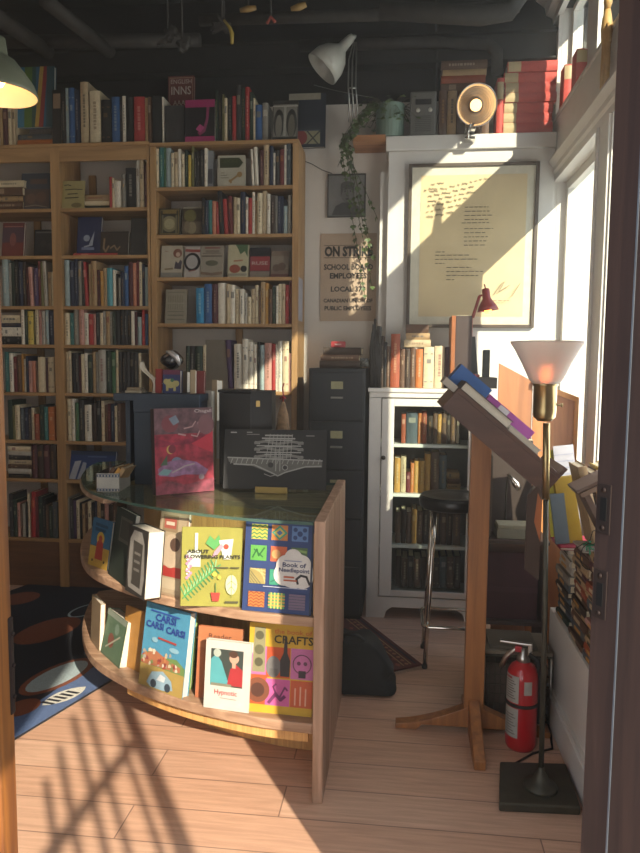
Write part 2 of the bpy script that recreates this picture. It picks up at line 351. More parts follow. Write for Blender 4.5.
# ============================================================ books
PAL = dict(cream='#cfc3a4', white='#d6d2c8', tan='#a88a62', brown='#5f4330', dark_brown='#3a2a20', black='#1c1b1c', charcoal='#323234', grey='#7f7d78', pale_grey='#aaa8a2',
  navy='#1f2a48', blue='#27589c', bright_blue='#1d86c8', pale_blue='#8fa9b5', slate='#46525e', teal='#2a6f72', green='#3d6b45', dark_green='#22382a', olive='#6b6a38', yellow='#cdb544',
  orange='#c26a2c', red='#b02a2c', dark_red='#6e1f22', maroon='#50222a', pink='#c58e86', salmon='#c4765c', purple='#4b3560', magenta='#b8246e', gold='#c08a3a', rust='#9c4526', cyan='#4fa3ba', lime='#a6bf4a', beige='#bba988')
for k_ in list(PAL):
    v_ = [int(PAL[k_][i:i+2], 16) for i in (1, 3, 5)]; g_ = sum(v_)/3; PAL[k_] = '#%02x%02x%02x' % tuple(int((c*.80+g_*.20)*(1.0, .97, .92)[j]) for j, c in enumerate(v_))
paper = mat('book_pages', '#cdbf9f', .9, var=.08, scale=120); paperw = mat('white_pages', '#c8c1b2', .9, var=.05, scale=120)
CM = {}
def blend(a_, b_, k=.45):
    v = [int(PAL[a_][i:i+2], 16)*(1-k)+int(PAL[b_][i:i+2], 16)*k for i in (1, 3, 5)]; PAL[a_+'_'+b_] = '#%02x%02x%02x' % tuple(int(q) for q in v); return cm(a_+'_'+b_)
def cm(n): return mat('book_cloth_'+n, PAL[n], .62, var=.12, scale=40)
def spine_book(w_, h, d, col, rnd, title=True, style=None):      # spine faces -Y, origin at its foot, centre of the spine
    b = MB(); m = cm(col); t = min(.0028, w_*.2); x0, x1 = -w_/2, w_/2
    b.box(x0, x0+t, .003, d, 0, h, m); b.box(x1-t, x1, .003, d, 0, h, m)
    n = 5; arc = [(x0+(x1-x0)*i/n, .003-min(.006, w_*.16)*sin(pi*i/n)) for i in range(n+1)]
    b.prism(arc+[(x1, .006), (x0, .006)], 'Z', 0, h, m)
    b.box(x0+t, x1-t, .006, d-.004, .003, h-.004, paper)
    if title and w_ > .009:
        lc = rnd.choice(['cream', 'white', 'gold']) if col not in ('cream', 'white', 'beige', 'pale_grey', 'tan', 'pink', 'yellow') else rnd.choice(['black', 'dark_red', 'navy', 'brown'])
        lm = blend(col, lc); y = .003-min(.006, w_*.16)-.0004; s_ = style or rnd.choice('llbsln')
        if s_ == 'l':           # lettering running up the spine
            z = h*.28; e = h*.80
            while z < e:
                L = rnd.uniform(.006, .016); b.box(-w_*.13, w_*.13, y, y+.0006, z, z+L, lm); z += L+rnd.uniform(.002, .007)
        elif s_ == 'b':
            for q in (.14, .82): b.box(x0*.8, x1*.8, y+.0012, y+.004, h*q, h*q+.006, lm)
            b.box(-w_*.2, w_*.2, y, y+.0006, h*.6, h*.7, lm)
        elif s_ == 's': b.box(x0*.62, x1*.62, y+.0003, y+.002, h*.66, h*.82, lm)
    return b
ORD = ['zeroth', 'first', 'second', 'third', 'fourth', 'fifth', 'sixth', 'seventh', 'eighth', 'ninth', 'tenth', 'eleventh', 'twelfth', 'thirteenth', 'fourteenth', 'fifteenth', 'sixteenth', 'seventeenth', 'eighteenth', 'nineteenth', 'twentieth', 'twenty-first', 'twenty-second', 'twenty-third', 'twenty-fourth', 'twenty-fifth', 'twenty-sixth', 'twenty-seventh', 'twenty-eighth', 'twenty-ninth', 'thirtieth']
def row(where, group, base, Y, spec, zbase=None, depth=.17, jit=.012, hmax=None):
    """upright books; spec entries: left px, right px, top px, colour[, lean degrees]"""
    rnd = random.Random(where); ent = [e.split() for e in spec.split(';') if e.strip()]; prev = -9
    for i, e in enumerate(ent):
        xl, xr, yt = map(float, e[:3]); col = e[3]; lean = float(e[4]) if len(e) > 4 else 0
        y = Y+rnd.uniform(0, jit); a = PY(xl, base, y); c = PY(xr, base, y); z0 = zbase if zbase is not None else a.z
        w_ = (c.x-a.x)*.97; h = PY(xl, yt, y).z-z0
        if hmax: h = min(h, hmax)
        b = spine_book(w_, h, depth*rnd.uniform(.82, 1), col, rnd)
        o = b.build('book'); lr = radians(lean)
        # leaning book turns about its lower corner and rests on that corner
        cx = (a.x+c.x)/2
        M = T(cx, y, z0+.0005) @ (T((w_/2)*(1 if lean > 0 else -1), 0, 0) @ RY(lr) @ T(-(w_/2)*(1 if lean > 0 else -1), 0, 0) if lean else Matrix())
        o.matrix_world = M
        th = 'thin' if w_ < .02 else ('thick' if w_ > .036 else ''); ta = 'tall' if h > .235 else ('short' if h < .175 else '')
        le = ' tilted' if lean else ''
        tag(o, ' '.join(f"{ta} {th}{le} {col.replace('_', ' ')} book, {ORD[i+1]} {where}".split()[:16]), 'book', group)
def flat_stack(where, group, x0, x1, spec, Y, zb, depth=.18):
    """lying books, lowest first; entries: bottom px, top px, colour, left px, right px"""
    rnd = random.Random(where); ent = [e.split() for e in spec.split(';') if e.strip()]; z = zb; N = len(ent)
    for i, e in enumerate(ent):
        yb, yt = float(e[0]), float(e[1]); col = e[2]; xl = float(e[3]) if len(e) > 3 else x0; xr = float(e[4]) if len(e) > 4 else x1
        a = PY(xl, yb, Y); c = PY(xr, yt, Y); th = abs(a.z-PY(xl, yt, Y).z); w_ = c.x-a.x
        b = spine_book(th, w_, depth*rnd.uniform(.85, 1), col, rnd); o = b.build('book')
        yy = Y+rnd.uniform(0, .02)
        o.matrix_world = T(c.x, yy, z+th/2+.0004) @ RY(-pi/2); z += th+.0006
        nm = {0: 'lowest', N-1: 'topmost'}.get(i, ORD[i+1]+' from the bottom')
        tag(o, f"{col.replace('_', ' ')} book lying flat, {nm} {where}", 'book', group)
    return z
yb_ = 4.012
G = 'books on the left pine bookcase'; G2 = 'books on the right pine bookcase'
def zA_(i): return zA[i]+.0004
def zC_(i): return zC[i]+.0004
ZT, ZT2 = 2.6555, 2.6455
row('from left on the left bookcase top', G, 141, 4.02, '0 3 104 tan; 3.3 8 105 maroon; 8.3 12 104 cream; 12.2 15.5 105 beige', ZT)
row('right of the striped book, bookcase top', G, 141, 4.03, '62 66 91 black; 66.2 69 88 pale_blue; 69.2 75 88 blue; 75.2 80 90 navy; 81 89 82 beige; 90 101 91 cream; 101.3 111 100 black; 112 120 97 blue; 120.2 122.4 98 black; 122.6 126 96 white; 126.3 133.5 97 black; 134 145 97 red; 145.2 148 98 tan; 148.2 151.5 97 brown', ZT)
row('from left on the right bookcase top', G2, 139, 4.03, '152.5 162 96 black; 162.2 164 97 white; 165 184 106 charcoal; 215.3 218 90 dark_green; 218.3 222 92 black; 222.2 224 94 olive; 224.3 227.3 98 cream; 228 232 97 black; 232.2 236 96 red; 236.2 241 85 charcoal; 241.2 245 88 dark_green; 245.2 249.4 87 red; 249.6 253 92 dark_green; 253.2 255 98 cream; 255.3 262 105 blue; 262.3 268 103 grey', ZT2, depth=.16)
row('from left, top shelf, right bookcase', G2, 186, yb_, '155 159 149 cream; 159.3 164 147 teal; 164.2 166 147 green; 166.2 171 148 pale_blue; 171.2 174 153 cream; 174.2 178 152 beige; 178.2 181 149 white; 181.2 184.5 154 cream; 185 188 150 dark_green; 188.2 191.3 155 yellow; 191.6 194 145 olive; 194.2 197 152 black; 197.2 200 151 charcoal; 200.2 204 150 black; 204.4 207 148 white; 252 254.3 149 white -3; 255.4 258.8 147 white -3; 259.6 263.4 150 maroon; 263.6 269 144 beige; 269.2 273 146 navy; 273.2 275 153 white; 275.2 279.4 150 charcoal; 279.6 284 149 dark_red; 284.2 286 145 white; 286.2 291 143 slate', zC_(0))
row('from left, second shelf, right bookcase', G2, 234, yb_, '201.5 205 198 black; 205.2 208.3 200 navy; 208.5 212 200 teal; 212.3 216 201 salmon; 216.2 219 202 red; 219.6 223.6 191 black -3; 224.4 228.6 199 red -3; 229.2 233 196 dark_red -2; 233.6 236 197 beige; 236.2 240 198 cream; 240.3 245.3 192 navy; 245.6 248 197 white; 248.2 252 198 red; 252.2 254.6 192 white; 254.8 257 200 tan; 257.2 262 193 cream; 262.3 266.6 191 beige; 266.8 270 194 white; 270.3 275 195 dark_brown; 275.2 277.2 196 grey; 277.4 280.6 196 navy; 280.8 283.4 196 navy; 283.6 287.4 206 pale_blue; 287.6 291 195 grey', zC_(1))
row('from left, fourth shelf, right bookcase', G2, 323.5, yb_, '196 204 288 bright_blue; 204.3 212 284 blue; 212.3 217.6 284 maroon; 218 226 283 white; 226.2 230 284 beige; 230.2 235 285 white; 235.2 239.3 289 cream; 239.5 244 289 white; 244.2 247 293 pale_grey; 247.3 251 297 cream; 251.2 255 289 beige; 255.2 258.4 285 cream; 258.6 260.4 290 brown; 260.6 265 282 tan; 265.2 268.3 283 gold; 268.5 272 289 brown; 272.2 275.6 287 dark_green; 275.8 278 286 white; 278.2 281.4 284 cream; 281.6 285 284 beige; 285.2 288.8 285 red; 289 291.6 279 dark_red', zC_(3))
row('from left, sunlit fifth shelf, right bookcase', G2, 391, yb_, '186 190 346 dark_green; 190.2 195 346 charcoal; 195.2 202.6 346 dark_green; 203 206 345 cream; 228 233 340 purple -3; 234 242 344 white; 242.3 248 339 white; 248.2 253 342 white; 253.2 257 344 white; 257.2 260 342 black; 260.2 264 345 pale_blue; 264.3 271.6 343 pink; 271.8 275.2 344 red; 275.4 277.6 344 white; 277.8 282 341 white; 282.3 288.6 341 cream; 288.8 292.3 353 pink', zC_(4))
row('from left, top shelf, middle bay', G, 207.5, yb_, '109.5 112 177 red; 112.2 114.6 178 cream; 114.8 121.5 181 white; 122 125.6 174 grey; 126 136 168 black; 136.3 139.6 160 pale_grey; 139.8 144 160 beige; 144.3 148 165 maroon', zA_(0))  # cream and white spines carry a patch of light in their colour
row('from left, third shelf, middle bay', G, 306, yb_, '65 70 260 pale_blue; 70.3 74.5 262 navy; 74.7 78.5 259 navy; 78.7 82 261 grey; 82.3 85 262 black; 85.3 88.6 262 red -3; 89.2 91.6 264 tan; 91.8 97 261 tan; 97.3 100.4 270 maroon; 100.6 103.6 271 gold; 103.8 107 268 tan; 107.2 113 268 cyan; 113.2 116 270 white; 116.2 118.4 274 black; 118.6 120.6 278 grey; 120.8 124.4 272 navy; 124.6 128.5 266 blue; 129 133 262 maroon; 133.2 136.6 263 salmon; 136.8 139.2 261 dark_red; 139.4 142 262 cream; 142.2 145 264 navy; 145.2 148 267 pale_blue', zA_(2))
row('from left, third shelf, leftmost bay', G, 306, yb_, '3 9 259 pale_blue; 9.2 12 263 grey; 12.2 15 262 dark_green; 15.2 19 258 black; 19.2 23 262 navy; 23.2 26.6 262 dark_brown; 26.8 29.8 268 maroon; 30.2 33.6 267 pink -2; 34.2 38.6 268 purple; 38.8 41 261 dark_red; 41.2 43.8 262 olive; 44.4 47.8 261 pale_grey -2; 48.4 51.6 272 tan; 51.8 54.6 272 cream', zA_(2))
row('from left, fourth shelf, middle bay', G, 345, yb_, '65 70 313 cream; 70.3 74 313 teal; 74.2 79 309 grey; 79.4 84.6 309 pink; 84.8 88.6 313 white; 88.8 93.6 314 red; 93.8 96 314 pink; 96.3 100 312 black; 100.2 103 313 cream; 103.2 106 311 pale_grey; 106.2 110 311 tan; 110.2 112.4 312 grey; 112.6 115.4 312 dark_green; 115.6 120 311 black; 120.2 124 309 black; 124.2 127.6 309 charcoal; 127.8 131 309 charcoal; 131.2 134.6 311 white; 134.8 137.4 312 maroon; 137.6 141.8 317 pale_blue; 142 145 310 red; 145.2 148 314 blue', zA_(3))
row('from left, fourth shelf, leftmost bay', G, 345, yb_, '21.4 24.8 308 white; 25 28 309 dark_green; 28.2 33.8 311 yellow; 34 35.6 312 olive; 35.8 39 308 cream; 39.2 42 310 pink; 42.2 45.4 311 pale_grey; 46 49 310 pale_blue; 49.2 54.6 311 navy', zA_(3))
row('from left, fifth shelf, middle bay', G, 393.5, yb_, '66.5 69 352 beige; 69.2 72 351 cream; 72.3 75.6 353 black; 75.8 79 353 charcoal; 79.2 81.4 356 maroon; 81.6 84.6 354 cream; 84.8 88 353 white; 88.2 93 355 dark_green; 93.2 96 352 tan; 96.2 98.6 352 grey; 98.8 106 350 pale_grey; 106.6 111.6 351 dark_green; 111.8 116 352 green; 116.2 118.6 350 cream; 118.8 122 352 charcoal; 122.2 126 352 black; 126.2 130 352 charcoal; 130.2 134 352 black; 134.2 138.6 353 charcoal; 138.8 141 353 cream', zA_(4))
row('from left, fifth shelf, leftmost bay', G, 393.5, yb_, '5.5 9.8 352 teal; 10 13.8 353 white; 14 17.6 357 dark_red; 17.8 22 355 brown; 22.2 24.4 354 gold; 24.6 26.2 359 white; 26.4 28.6 356 navy; 29 32.4 361 pink; 32.6 36 361 salmon; 36.2 38 361 brown; 38.4 46 357 cream; 46.3 48 358 maroon; 48.3 54.6 357 beige', zA_(4))
row('from left, sixth shelf, middle bay', G, 442, yb_, '68 71.6 399 cream; 71.8 75.4 399 white; 75.6 79 403 green; 79.4 84.6 400 charcoal; 85 92 405 white; 92.6 96.6 404 dark_brown; 96.8 101 401 black; 101.6 104.8 401 cream; 105 107.8 405 brown; 108 111 404 dark_red; 111.2 114.6 404 navy; 114.8 117.4 406 cream; 117.6 121 404 brown', zA_(5))
row('from left, sixth shelf, leftmost bay', G, 442, yb_, '8.5 13 400 dark_green; 13.2 15 406 olive; 15.2 20.4 405 cream; 20.8 24.8 408 slate; 25 28.6 408 navy; 28.8 31.6 409 dark_brown; 31.8 34.4 408 cream; 34.8 39.6 414 rust; 40 44 405 dark_green; 44.2 48.4 407 teal; 48.8 55 407 orange', zA_(5))
row('from left, seventh shelf, leftmost bay', G, 481, yb_, '32 37.6 445 maroon; 37.9 43.6 445 dark_brown; 43.9 49.8 445 maroon; 50.1 56.5 445 dark_brown', zA_(6))
row('from left, bottom shelf, leftmost bay', G, 541, yb_, '10 13.8 494 charcoal; 14 17.6 500 dark_green; 18 20.8 503 pink; 21 22.8 504 brown; 23 26 504 pale_grey; 26.2 28 502 black; 28.2 30.6 494 cream; 31 35.4 492 red 2; 36 38.8 497 dark_red; 39 43 497 dark_green; 43.2 46 499 black; 46.2 49 505 brown; 49.2 53 506 dark_green; 53.2 58 502 slate', zA_(7))
row('from left, bottom shelf, middle bay', G, 541, yb_, '64 66.4 498 yellow; 66.8 70 497 grey; 70.2 73.8 499 charcoal; 74 76.6 501 purple; 76.8 80 501 cream; 80.2 82.4 503 black; 82.6 85.4 504 tan; 85.6 88 504 brown; 88.2 91.8 502 cream; 92 94.8 503 charcoal; 95 97.4 502 navy; 97.6 101 500 tan; 101.2 104.6 504 dark_brown; 105 108.5 504 pink; 109 113 505 dark_brown; 113.2 117 503 brown', zA_(7))
flat_stack('on the bookcase top beside the lamp', G, 13, 56, '141 134 orange 13 62; 133.6 128 slate 13 57', 4.03, ZT)
flat_stack('of the top-shelf pile, leftmost bay', G, 0, 23, '207 199 brown -6 22; 199 193 tan -4 21; 193 185 brown -5 22; 185 178 cream -4 23', yb_, zA_(0))
flat_stack('of the pile beside the yellow card, top shelf', G, 84, 109, '207 203.4 dark_green 84 108.6; 203.4 199 cream 83.4 109; 199 192 tan 82.6 108.5', yb_+.03, zA_(0))
flat_stack('of the pile on the fourth shelf, left bay', G, 4, 21, '345 337 black 1 20.6; 337 328 white -2 20.4; 328 324 navy 0 20.8; 324 316 cream 1 19', yb_, zA_(3))
flat_stack('of the paper-bound pile on the seventh shelf', G, 8, 31, '481 477 black 8 29; 477 472 pale_grey 8 31; 472 468 brown 7 30; 468 463.5 beige 8 31; 463.5 459 charcoal 8 29; 459 455 pale_grey 8 30.5; 455 450 cream 8 30', yb_, zA_(6))

# ---- books and pictures shown face-out
C0 = C
def art(b, w_, h, items, y=-.0006, M=None):
    def C(c_): return C0(c_) if c_[0] != '~' else mat('painted_'+c_[1:], '#'+c_[1:], .5, var=.55, scale=34)
    k = 0
    for it in items:
        k += 1; yy = y-.00012*k; f = it[0]
        if it[0] == 'l': it = (it[0], it[1], max(it[2]*1.25, .0045) if h < .5 else it[2], it[3])
        if f == 'r': _, x0, z0, x1, z1, col = it; pts = [(x0*w_, yy, z0*h), (x1*w_, yy, z0*h), (x1*w_, yy, z1*h), (x0*w_, yy, z1*h)]; b.poly(pts, C(col), M)
        elif f == 'p': b.poly([(px*w_, yy, pz*h) for px, pz in it[1]], C(it[2]), M)
        elif f == 'c':
            _, cx, cz, r, col = it[:5]; rz = it[5] if len(it) > 5 else r; b.poly([(cx*w_+r*h*cos(2*pi*i/22), yy, cz*h+rz*h*sin(2*pi*i/22)) for i in range(22)], C(col), M)
        elif f == 't':
            _, cx, cz, width, body, col, size = it[:7]; MM = T(cx*w_, yy, cz*h) @ FRONT; b.text(body, size*h, C(col), (M @ MM) if M else MM, width=width*w_ if width else None, bold=it[7] if len(it) > 7 else .012)
        elif f == 'l':
            _, pts, wd, col = it; pts = [Vector((px*w_, 0, pz*h)) for px, pz in pts]; hw = wd*h/2
            for p, q in zip(pts, pts[1:]):
                d = (q-p); 
                if d.length < 1e-6: continue
                d.normalize(); nn = Vector((-d.z, 0, d.x))*hw; e = d*hw*.5
                b.poly([tuple(v+Vector((0, yy, 0))) for v in (p-e+nn, p-e-nn, q+e-nn, q+e+nn)], C(col), M)
def face_book(label, bl, br, yt, z, col, items=(), lean=8, t=.022, name='book', pages=None, Y=None, cat='book', group=None, soft=False, mat_=None, xr=None):
    """a book shown cover first: its two lower corners (px) on a plane of height z (or at depth Y), upper edge at yt px"""
    if Y is None: A = PZ(*bl, z); B = PZ(*br, z)
    else: A = PY(*bl, Y); B = PY(*br, Y); A.z = B.z = z
    w_ = (B-A).length; rz = math.atan2(B.y-A.y, B.x-A.x)
    ytop = PY((bl[0]+br[0])/2, yt, (A.y+B.y)/2).z; h = (ytop-z)/cos(radians(lean))*(1.0+.0)
    root = thing(name, label, cat, (A.x, A.y, z+.0006), 0, group); root.rotation_euler = (radians(-lean), 0, rz)
    m = mat_ or C(col); pg = pages or paperw
    b = MB(); c = .0022
    if soft: b.box(0, w_, 0, .0008, 0, h, m); b.box(0, w_, t-.0008, t, 0, h, m); b.box(-.0008, 0, 0, t, 0, h, m)
    else: b.box(0, w_, 0, c, 0, h, m); b.box(0, w_, t-c, t, 0, h, m); b.prism([(-.003, t*.25), (-.003, t*.75), (0, t), (.002, t), (.002, 0), (0, 0)], 'Z', 0, h, m)
    b.build('cover', root)
    b = MB(); i = .0006 if soft else .0035; b.box(.002, w_-i, (.0009 if soft else c+.0001), t-(.0009 if soft else c+.0001), i, h-i, pg); b.build('pages', root)
    if items:
        b = MB(); art(b, w_, h, items); b.build('cover_print', root, merge=False)
    return root

# ============================================================ face-out books in the bookcases
FG = 'books shown cover-out in the cases'
def fo(label, x0, x1, yb, yt, case, i, col, items=(), lean=8, dy=.02, **k):
    z = (zA if case == 'A' else zC)[i] if i >= 0 else (ZT if case == 'A' else ZT2)
    return face_book(label, (x0, yb), (x1, yb), yt, z+.0005, col, items, lean, Y=4.0+dy, **k)
fo('large striped art book on the bookcase top, rainbow stripes on blue', 16, 54, 128, 85, 'A', -1, '#2b6f96', [('r', .0, 0, .22, 1, '#2c86b4'), ('r', .22, 0, .42, 1, '#5f8a2c'), ('r', .42, 0, .52, 1, '#27605e'), ('p', [(.50, 0), (.60, 0), (.72, 1), (.62, 1)], '#d0a83a'), ('p', [(.60, 0), (.72, 0), (.82, 1), (.72, 1)], '#a83232'), ('r', .80, 0, 1, 1, '#2a5a66')], dy=.05, lean=4)
bpy.context.view_layer.update()
z_ = PY(30, 127.5, 4.05).z; COL.objects[-1].parent.location.z = z_+.001
fo('black book with a tan upper label beside the striped art book', 52.5, 61.5, 141, 89, 'A', -1, '#1d1713', [('r', .1, .66, .9, .93, '#a08060')], dy=.03, lean=2, t=.03)
fo('dark red book with white title standing upright behind the bookcase-top row', 168, 194, 139, 75, 'C', -1, '#8a3a32', [('r', .05, .02, .95, .98, '#c89a80'), ('r', .07, .03, .93, .97, '#8a3a32'), ('t', .5, .90, .8, 'ENGLISH', '#e6cfc0', .08), ('t', .5, .76, .76, 'INNS', '#efe0d2', .15), ('t', .5, .62, .62, 'AAAA', '#e0c8b8', .09), ('t', .5, .52, .68, 'AAAAA', '#c9a899', .08), ('r', .34, .44, .66, .47, '#d4b4a2')], dy=.20, lean=2)
fo('black and magenta book shown cover-out above the right bookcase', 185, 214.6, 139, 99, 'C', -1, '#1a1517', [('r', 0, .82, 1, 1, '#c0256f'), ('r', 0, 0, 1, .13, '#c0256f'), ('p', [(.42, .22), (.62, .34), (.70, .55), (.72, .82), (.82, .82), (.78, .5), (.68, .24), (.5, .14)], '#a02a60'), ('p', [(.36, .30), (.5, .42), (.66, .34), (.52, .22)], '#d23c86')], dy=.01, lean=3, t=.04)
fo('leaning photo book of stone arches at the right end above the bookcase', 272, 297, 139, 98, 'C', -1, '#57534c', [('r', .03, .03, .97, .97, '#8d887b'), ('r', .0, .9, 1, 1, '#37342f'), ('c', .25, .42, .13, '#3a3833', .36), ('c', .25, .34, .08, '#8c8677', .30), ('r', .44, .10, .54, .86, '#b7b2a2'), ('c', .76, .42, .13, '#3a3833', .36), ('c', .76, .34, .08, '#77715f', .30), ('r', 0, 0, 1, .08, '#2e2b26'), ('r', 0, .84, 1, .87, '#c4bfae')], dy=.02, lean=10)
fo('dark navy book with a red disc hanging past the bookcase end', 289, 325, 139, 92, 'C', -1, '#20283a', [('r', -.02, .88, .86, 1, '#a89f88'), ('r', .1, .06, .86, .30, '#a29c74'), ('c', .30, .18, .14, '#a3302c'), ('l', [(.5, .06), (.86, .3)], .02, '#3a3a36'), ('l', [(.5, .3), (.8, .06)], .02, '#3a3a36'), ('r', .1, .3, .86, .32, '#4a5566')], dy=.16, lean=4)
fo('brown illustrated painting book shown cover-out near the left lamp', 20, 50, 207, 172, 'A', 0, '#3b4658', [('r', .14, .06, .96, .56, '#5f4538'), ('c', .35, .3, .14, '#7a5540'), ('c', .68, .34, .15, '#76503c'), ('r', .3, .7, .86, .84, '#6d4a3a'), ('l', [(.15, .08), (.5, .12), (.9, .06)], .02, '#9a8b78')], dy=.03)
fo('pale yellow card with handwriting leaning on the top shelf', 60, 84, 207, 180, 'A', 0, '#b9a765', [('t', .5, .80, .7, 'The Kind', '#4c4420', .12), ('t', .5, .62, .75, 'of things we', '#4c4420', .11), ('t', .5, .45, .6, 'like here', '#4c4420', .11), ('c', .68, .12, .14, '#7a6c38', .08), ('r', .06, .1, .12, .85, '#8f7f42')] and [('l', [(.15, .84), (.3, .86), (.42, .83)], .03, '#4c4420'), ('l', [(.2, .68), (.55, .70), (.9, .68)], .03, '#4c4420'), ('l', [(.3, .52), (.7, .54)], .03, '#4c4420'), ('l', [(.2, .38), (.75, .40)], .03, '#4c4420'), ('c', .68, .12, .2, '#857644', .09)], t=.004, dy=.02, name='card', cat='card')
fo('slanted red and violet picture book on the second shelf, left bay', 1.5, 23, 255, 222, 'A', 1, '#7c2b26', [('r', .0, .42, 1, .86, '#5d3a4c'), ('r', 0, 0, 1, .40, '#8e3426'), ('c', .5, .5, .1, '#a2584f', .2), ('r', .1, .87, .95, .9, '#c27d75')], dy=.03)
fo('dark patterned book behind the bookcase post, second shelf', 33.5, 64, 255, 229, 'A', 1, '#1d1a1c', [('r', .04, .88, .96, .93, '#7e7a78'), ('c', .3, .5, .12, '#37302f'), ('c', .55, .4, .14, '#3b3034'), ('c', .75, .6, .12, '#2e2a30')], dy=.10)
fo('deep blue book with white emblem on the second shelf', 75, 99, 252, 218, 'A', 1, '#1f2b63', [('t', .5, .86, .6, 'BLUE', '#56619a', .09), ('p', [(.3, .2), (.5, .24), (.72, .62), (.66, .22), (.3, .16)], '#aab3c4'), ('c', .4, .42, .09, '#9aa4ba'), ('r', .2, .1, .72, .17, '#7f8ab0')][1:], dy=.03)
fo('wide dark brown landscape book with gold flower lettering, second shelf', 100, 128, 254, 231, 'A', 1, '#3a2c22', [('l', [(.14, .7), (.12, .3), (.2, .16), (.3, .4)], .06, '#a08058'), ('l', [(.36, .3), (.5, .42), (.6, .22), (.7, .36)], .05, '#a08058')], dy=.03)
fo('large charcoal book shown cover-out at the right of the second shelf', 130, 146, 254, 217, 'A', 1, '#3a3836', [('r', .1, .4, .9, .6, '#403e3b')], dy=.04)
o = flat_stack('under the deep blue book, second shelf', G, 72, 116, '255 252.6 red 72 116', 4.004, zA_(1), .02)
for o in list(COL.objects):
    if o.get('label', '').startswith('deep blue book with white'): o.location.z += .0155; o.location.y += .02
fo('small black and gold patterned box standing on the second shelf', 158.5, 180, 234, 208, 'C', 1, '#3d331f', [('r', .06, .05, .94, .95, '#8b7638'), ('r', .1, .08, .9, .92, '#2d2718'), ('r', .18, .8, .82, .92, '#8f7431'), ('c', .5, .42, .30, '#8f8459'), ('c', .5, .42, .2, '#b7ab7c'), ('r', .14, .08, .22, .75, '#77704c'), ('r', .78, .08, .86, .75, '#77704c')], dy=.03, lean=5, t=.03)
fo('olive picture book beside the black and gold box', 182, 201, 234, 206, 'C', 1, '#4f3e27', [('r', 0, .94, 1, 1, '#a69c84'), ('c', .4, .68, .22, '#7c7434'), ('r', .0, .05, 1, .48, '#6f5c45'), ('c', .5, .25, .16, '#a1906a', .22), ('c', .25, .3, .1, '#8f7a5a', .2)], dy=.03)
fo('cream book with a green arrow panel and a gold key, top shelf', 217.5, 245, 186, 155, 'C', 0, '#c7bfa5', [('p', [(.08, .60), (.78, .60), (.93, .76), (.78, .92), (.08, .92)], '#3d4422'), ('t', .44, .77, .6, 'LOCKE', '#59602f', .15), ('l', [(.44, .16), (.72, .34)], .05, '#b0833f'), ('c', .80, .38, .09, '#b0833f'), ('l', [(.5, .12), (.44, .2)], .05, '#b0833f'), ('l', [(.12, .44), (.24, .44)], .02, '#8b856f'), ('l', [(.12, .36), (.34, .36)], .02, '#8b856f'), ('l', [(.12, .28), (.4, .28)], .02, '#8b856f'), ('c', .3, .1, .09, '#cfc8af')], dy=.02, lean=3)
fo('white book showing a red-haired woman in a dark dress', 160.5, 182, 277, 245, 'C', 2, '#c9bca2', [('c', .76, .76, .14, '#8d4a34'), ('c', .78, .72, .07, '#d8b79c'), ('p', [(.62, .28), (.68, .52), (.8, .44), (.9, .56), (.98, .5), (.94, .26)], '#43394a'), ('r', 0, 0, 1, .16, '#8f8b80'), ('l', [(.2, .26), (.55, .28)], .04, '#8a6f42'), ('l', [(.18, .82), (.32, .82)], .015, '#a06a5a')], dy=.03)
fo('white book with red title and a round black figure', 184, 199.5, 277, 246, 'C', 2, '#c6bdb2', [('l', [(.08, .88), (.5, .86), (.95, .86)], .07, '#b03a30'), ('c', .5, .5, .27, '#25232b', .30), ('c', .48, .50, .19, '#bdb5b0', .22), ('l', [(.3, .2), (.7, .24)], .03, '#a0524c')], dy=.025)
fo('grey-tan engraved title book, third in the cover-out row', 200, 222.5, 277, 245, 'C', 2, '#a89a85', [('l', [(.2, .93), (.85, .93)], .04, '#9a5548'), ('l', [(.25, .82), (.8, .82)], .06, '#8a7b69'), ('l', [(.06, .67), (.94, .67)], .03, '#6b5d4c'), ('c', .5, .45, .20, '#6b6a52', .09), ('l', [(.05, .14), (.5, .1), (.95, .14)], .07, '#8a6a50'), ('l', [(.1, .76), (.88, .76)], .02, '#7a6b59')], dy=.03)
fo('cream picture book with green leaves and a red animal', 227.5, 248, 277, 244, 'C', 2, '#cfc49a', [('p', [(.35, 1), (.95, 1), (.95, .62), (.8, .8), (.6, .7), (.5, .85)], '#4d7346'), ('c', .34, .26, .17, '#b04c2e', .13), ('l', [(.3, .5), (.7, .52)], .04, '#c07850'), ('c', .78, .26, .1, '#2f2b2a'), ('r', .0, .05, .95, .12, '#a59e86')], dy=.03)
fo('black and red banded book with white title', 249.5, 269.5, 277, 247, 'C', 2, '#25242a', [('r', 0, .22, 1, .70, '#a92a30'), ('r', 0, 0, 1, .20, '#8d7f6c'), ('t', .5, .42, .8, 'RUSE', '#d9c9b8', .16)], dy=.03)
fo('brown sepia landscape photo book at the right of the cover-out row', 270.5, 288.5, 277, 250, 'C', 2, '#8a7460', [('r', 0, .3, 1, .8, '#9a8873'), ('c', .3, .35, .14, '#6f5444'), ('c', .6, .4, .15, '#745645'), ('r', 0, 0, 1, .12, '#75443c')], dy=.03, lean=12)
fo('grey cream engraved book alone at the left of the fourth shelf', 165, 186, 323.5, 289, 'C', 3, '#a89e86', [('r', .08, .9, .9, .93, '#8a806a')]+[('r', .1+.11*i, .4, .16+.11*i, .82, '#958b73') for i in range(7)]+[('r', .1, .34, .9, .36, '#7d745e'), ('r', .1, .58, .9, .61, '#b5ab93'), ('l', [(.15, .24), (.85, .24)], .03, '#857b66'), ('l', [(.1, .12), (.9, .12)], .03, '#857b66')], dy=.04)
fo('leaning grey cover angled after the white spine, top shelf', 207, 213, 186, 150, 'C', 0, '#8d9096', [('r', .1, .1, .9, .5, '#35363f')], dy=.03, lean=4)
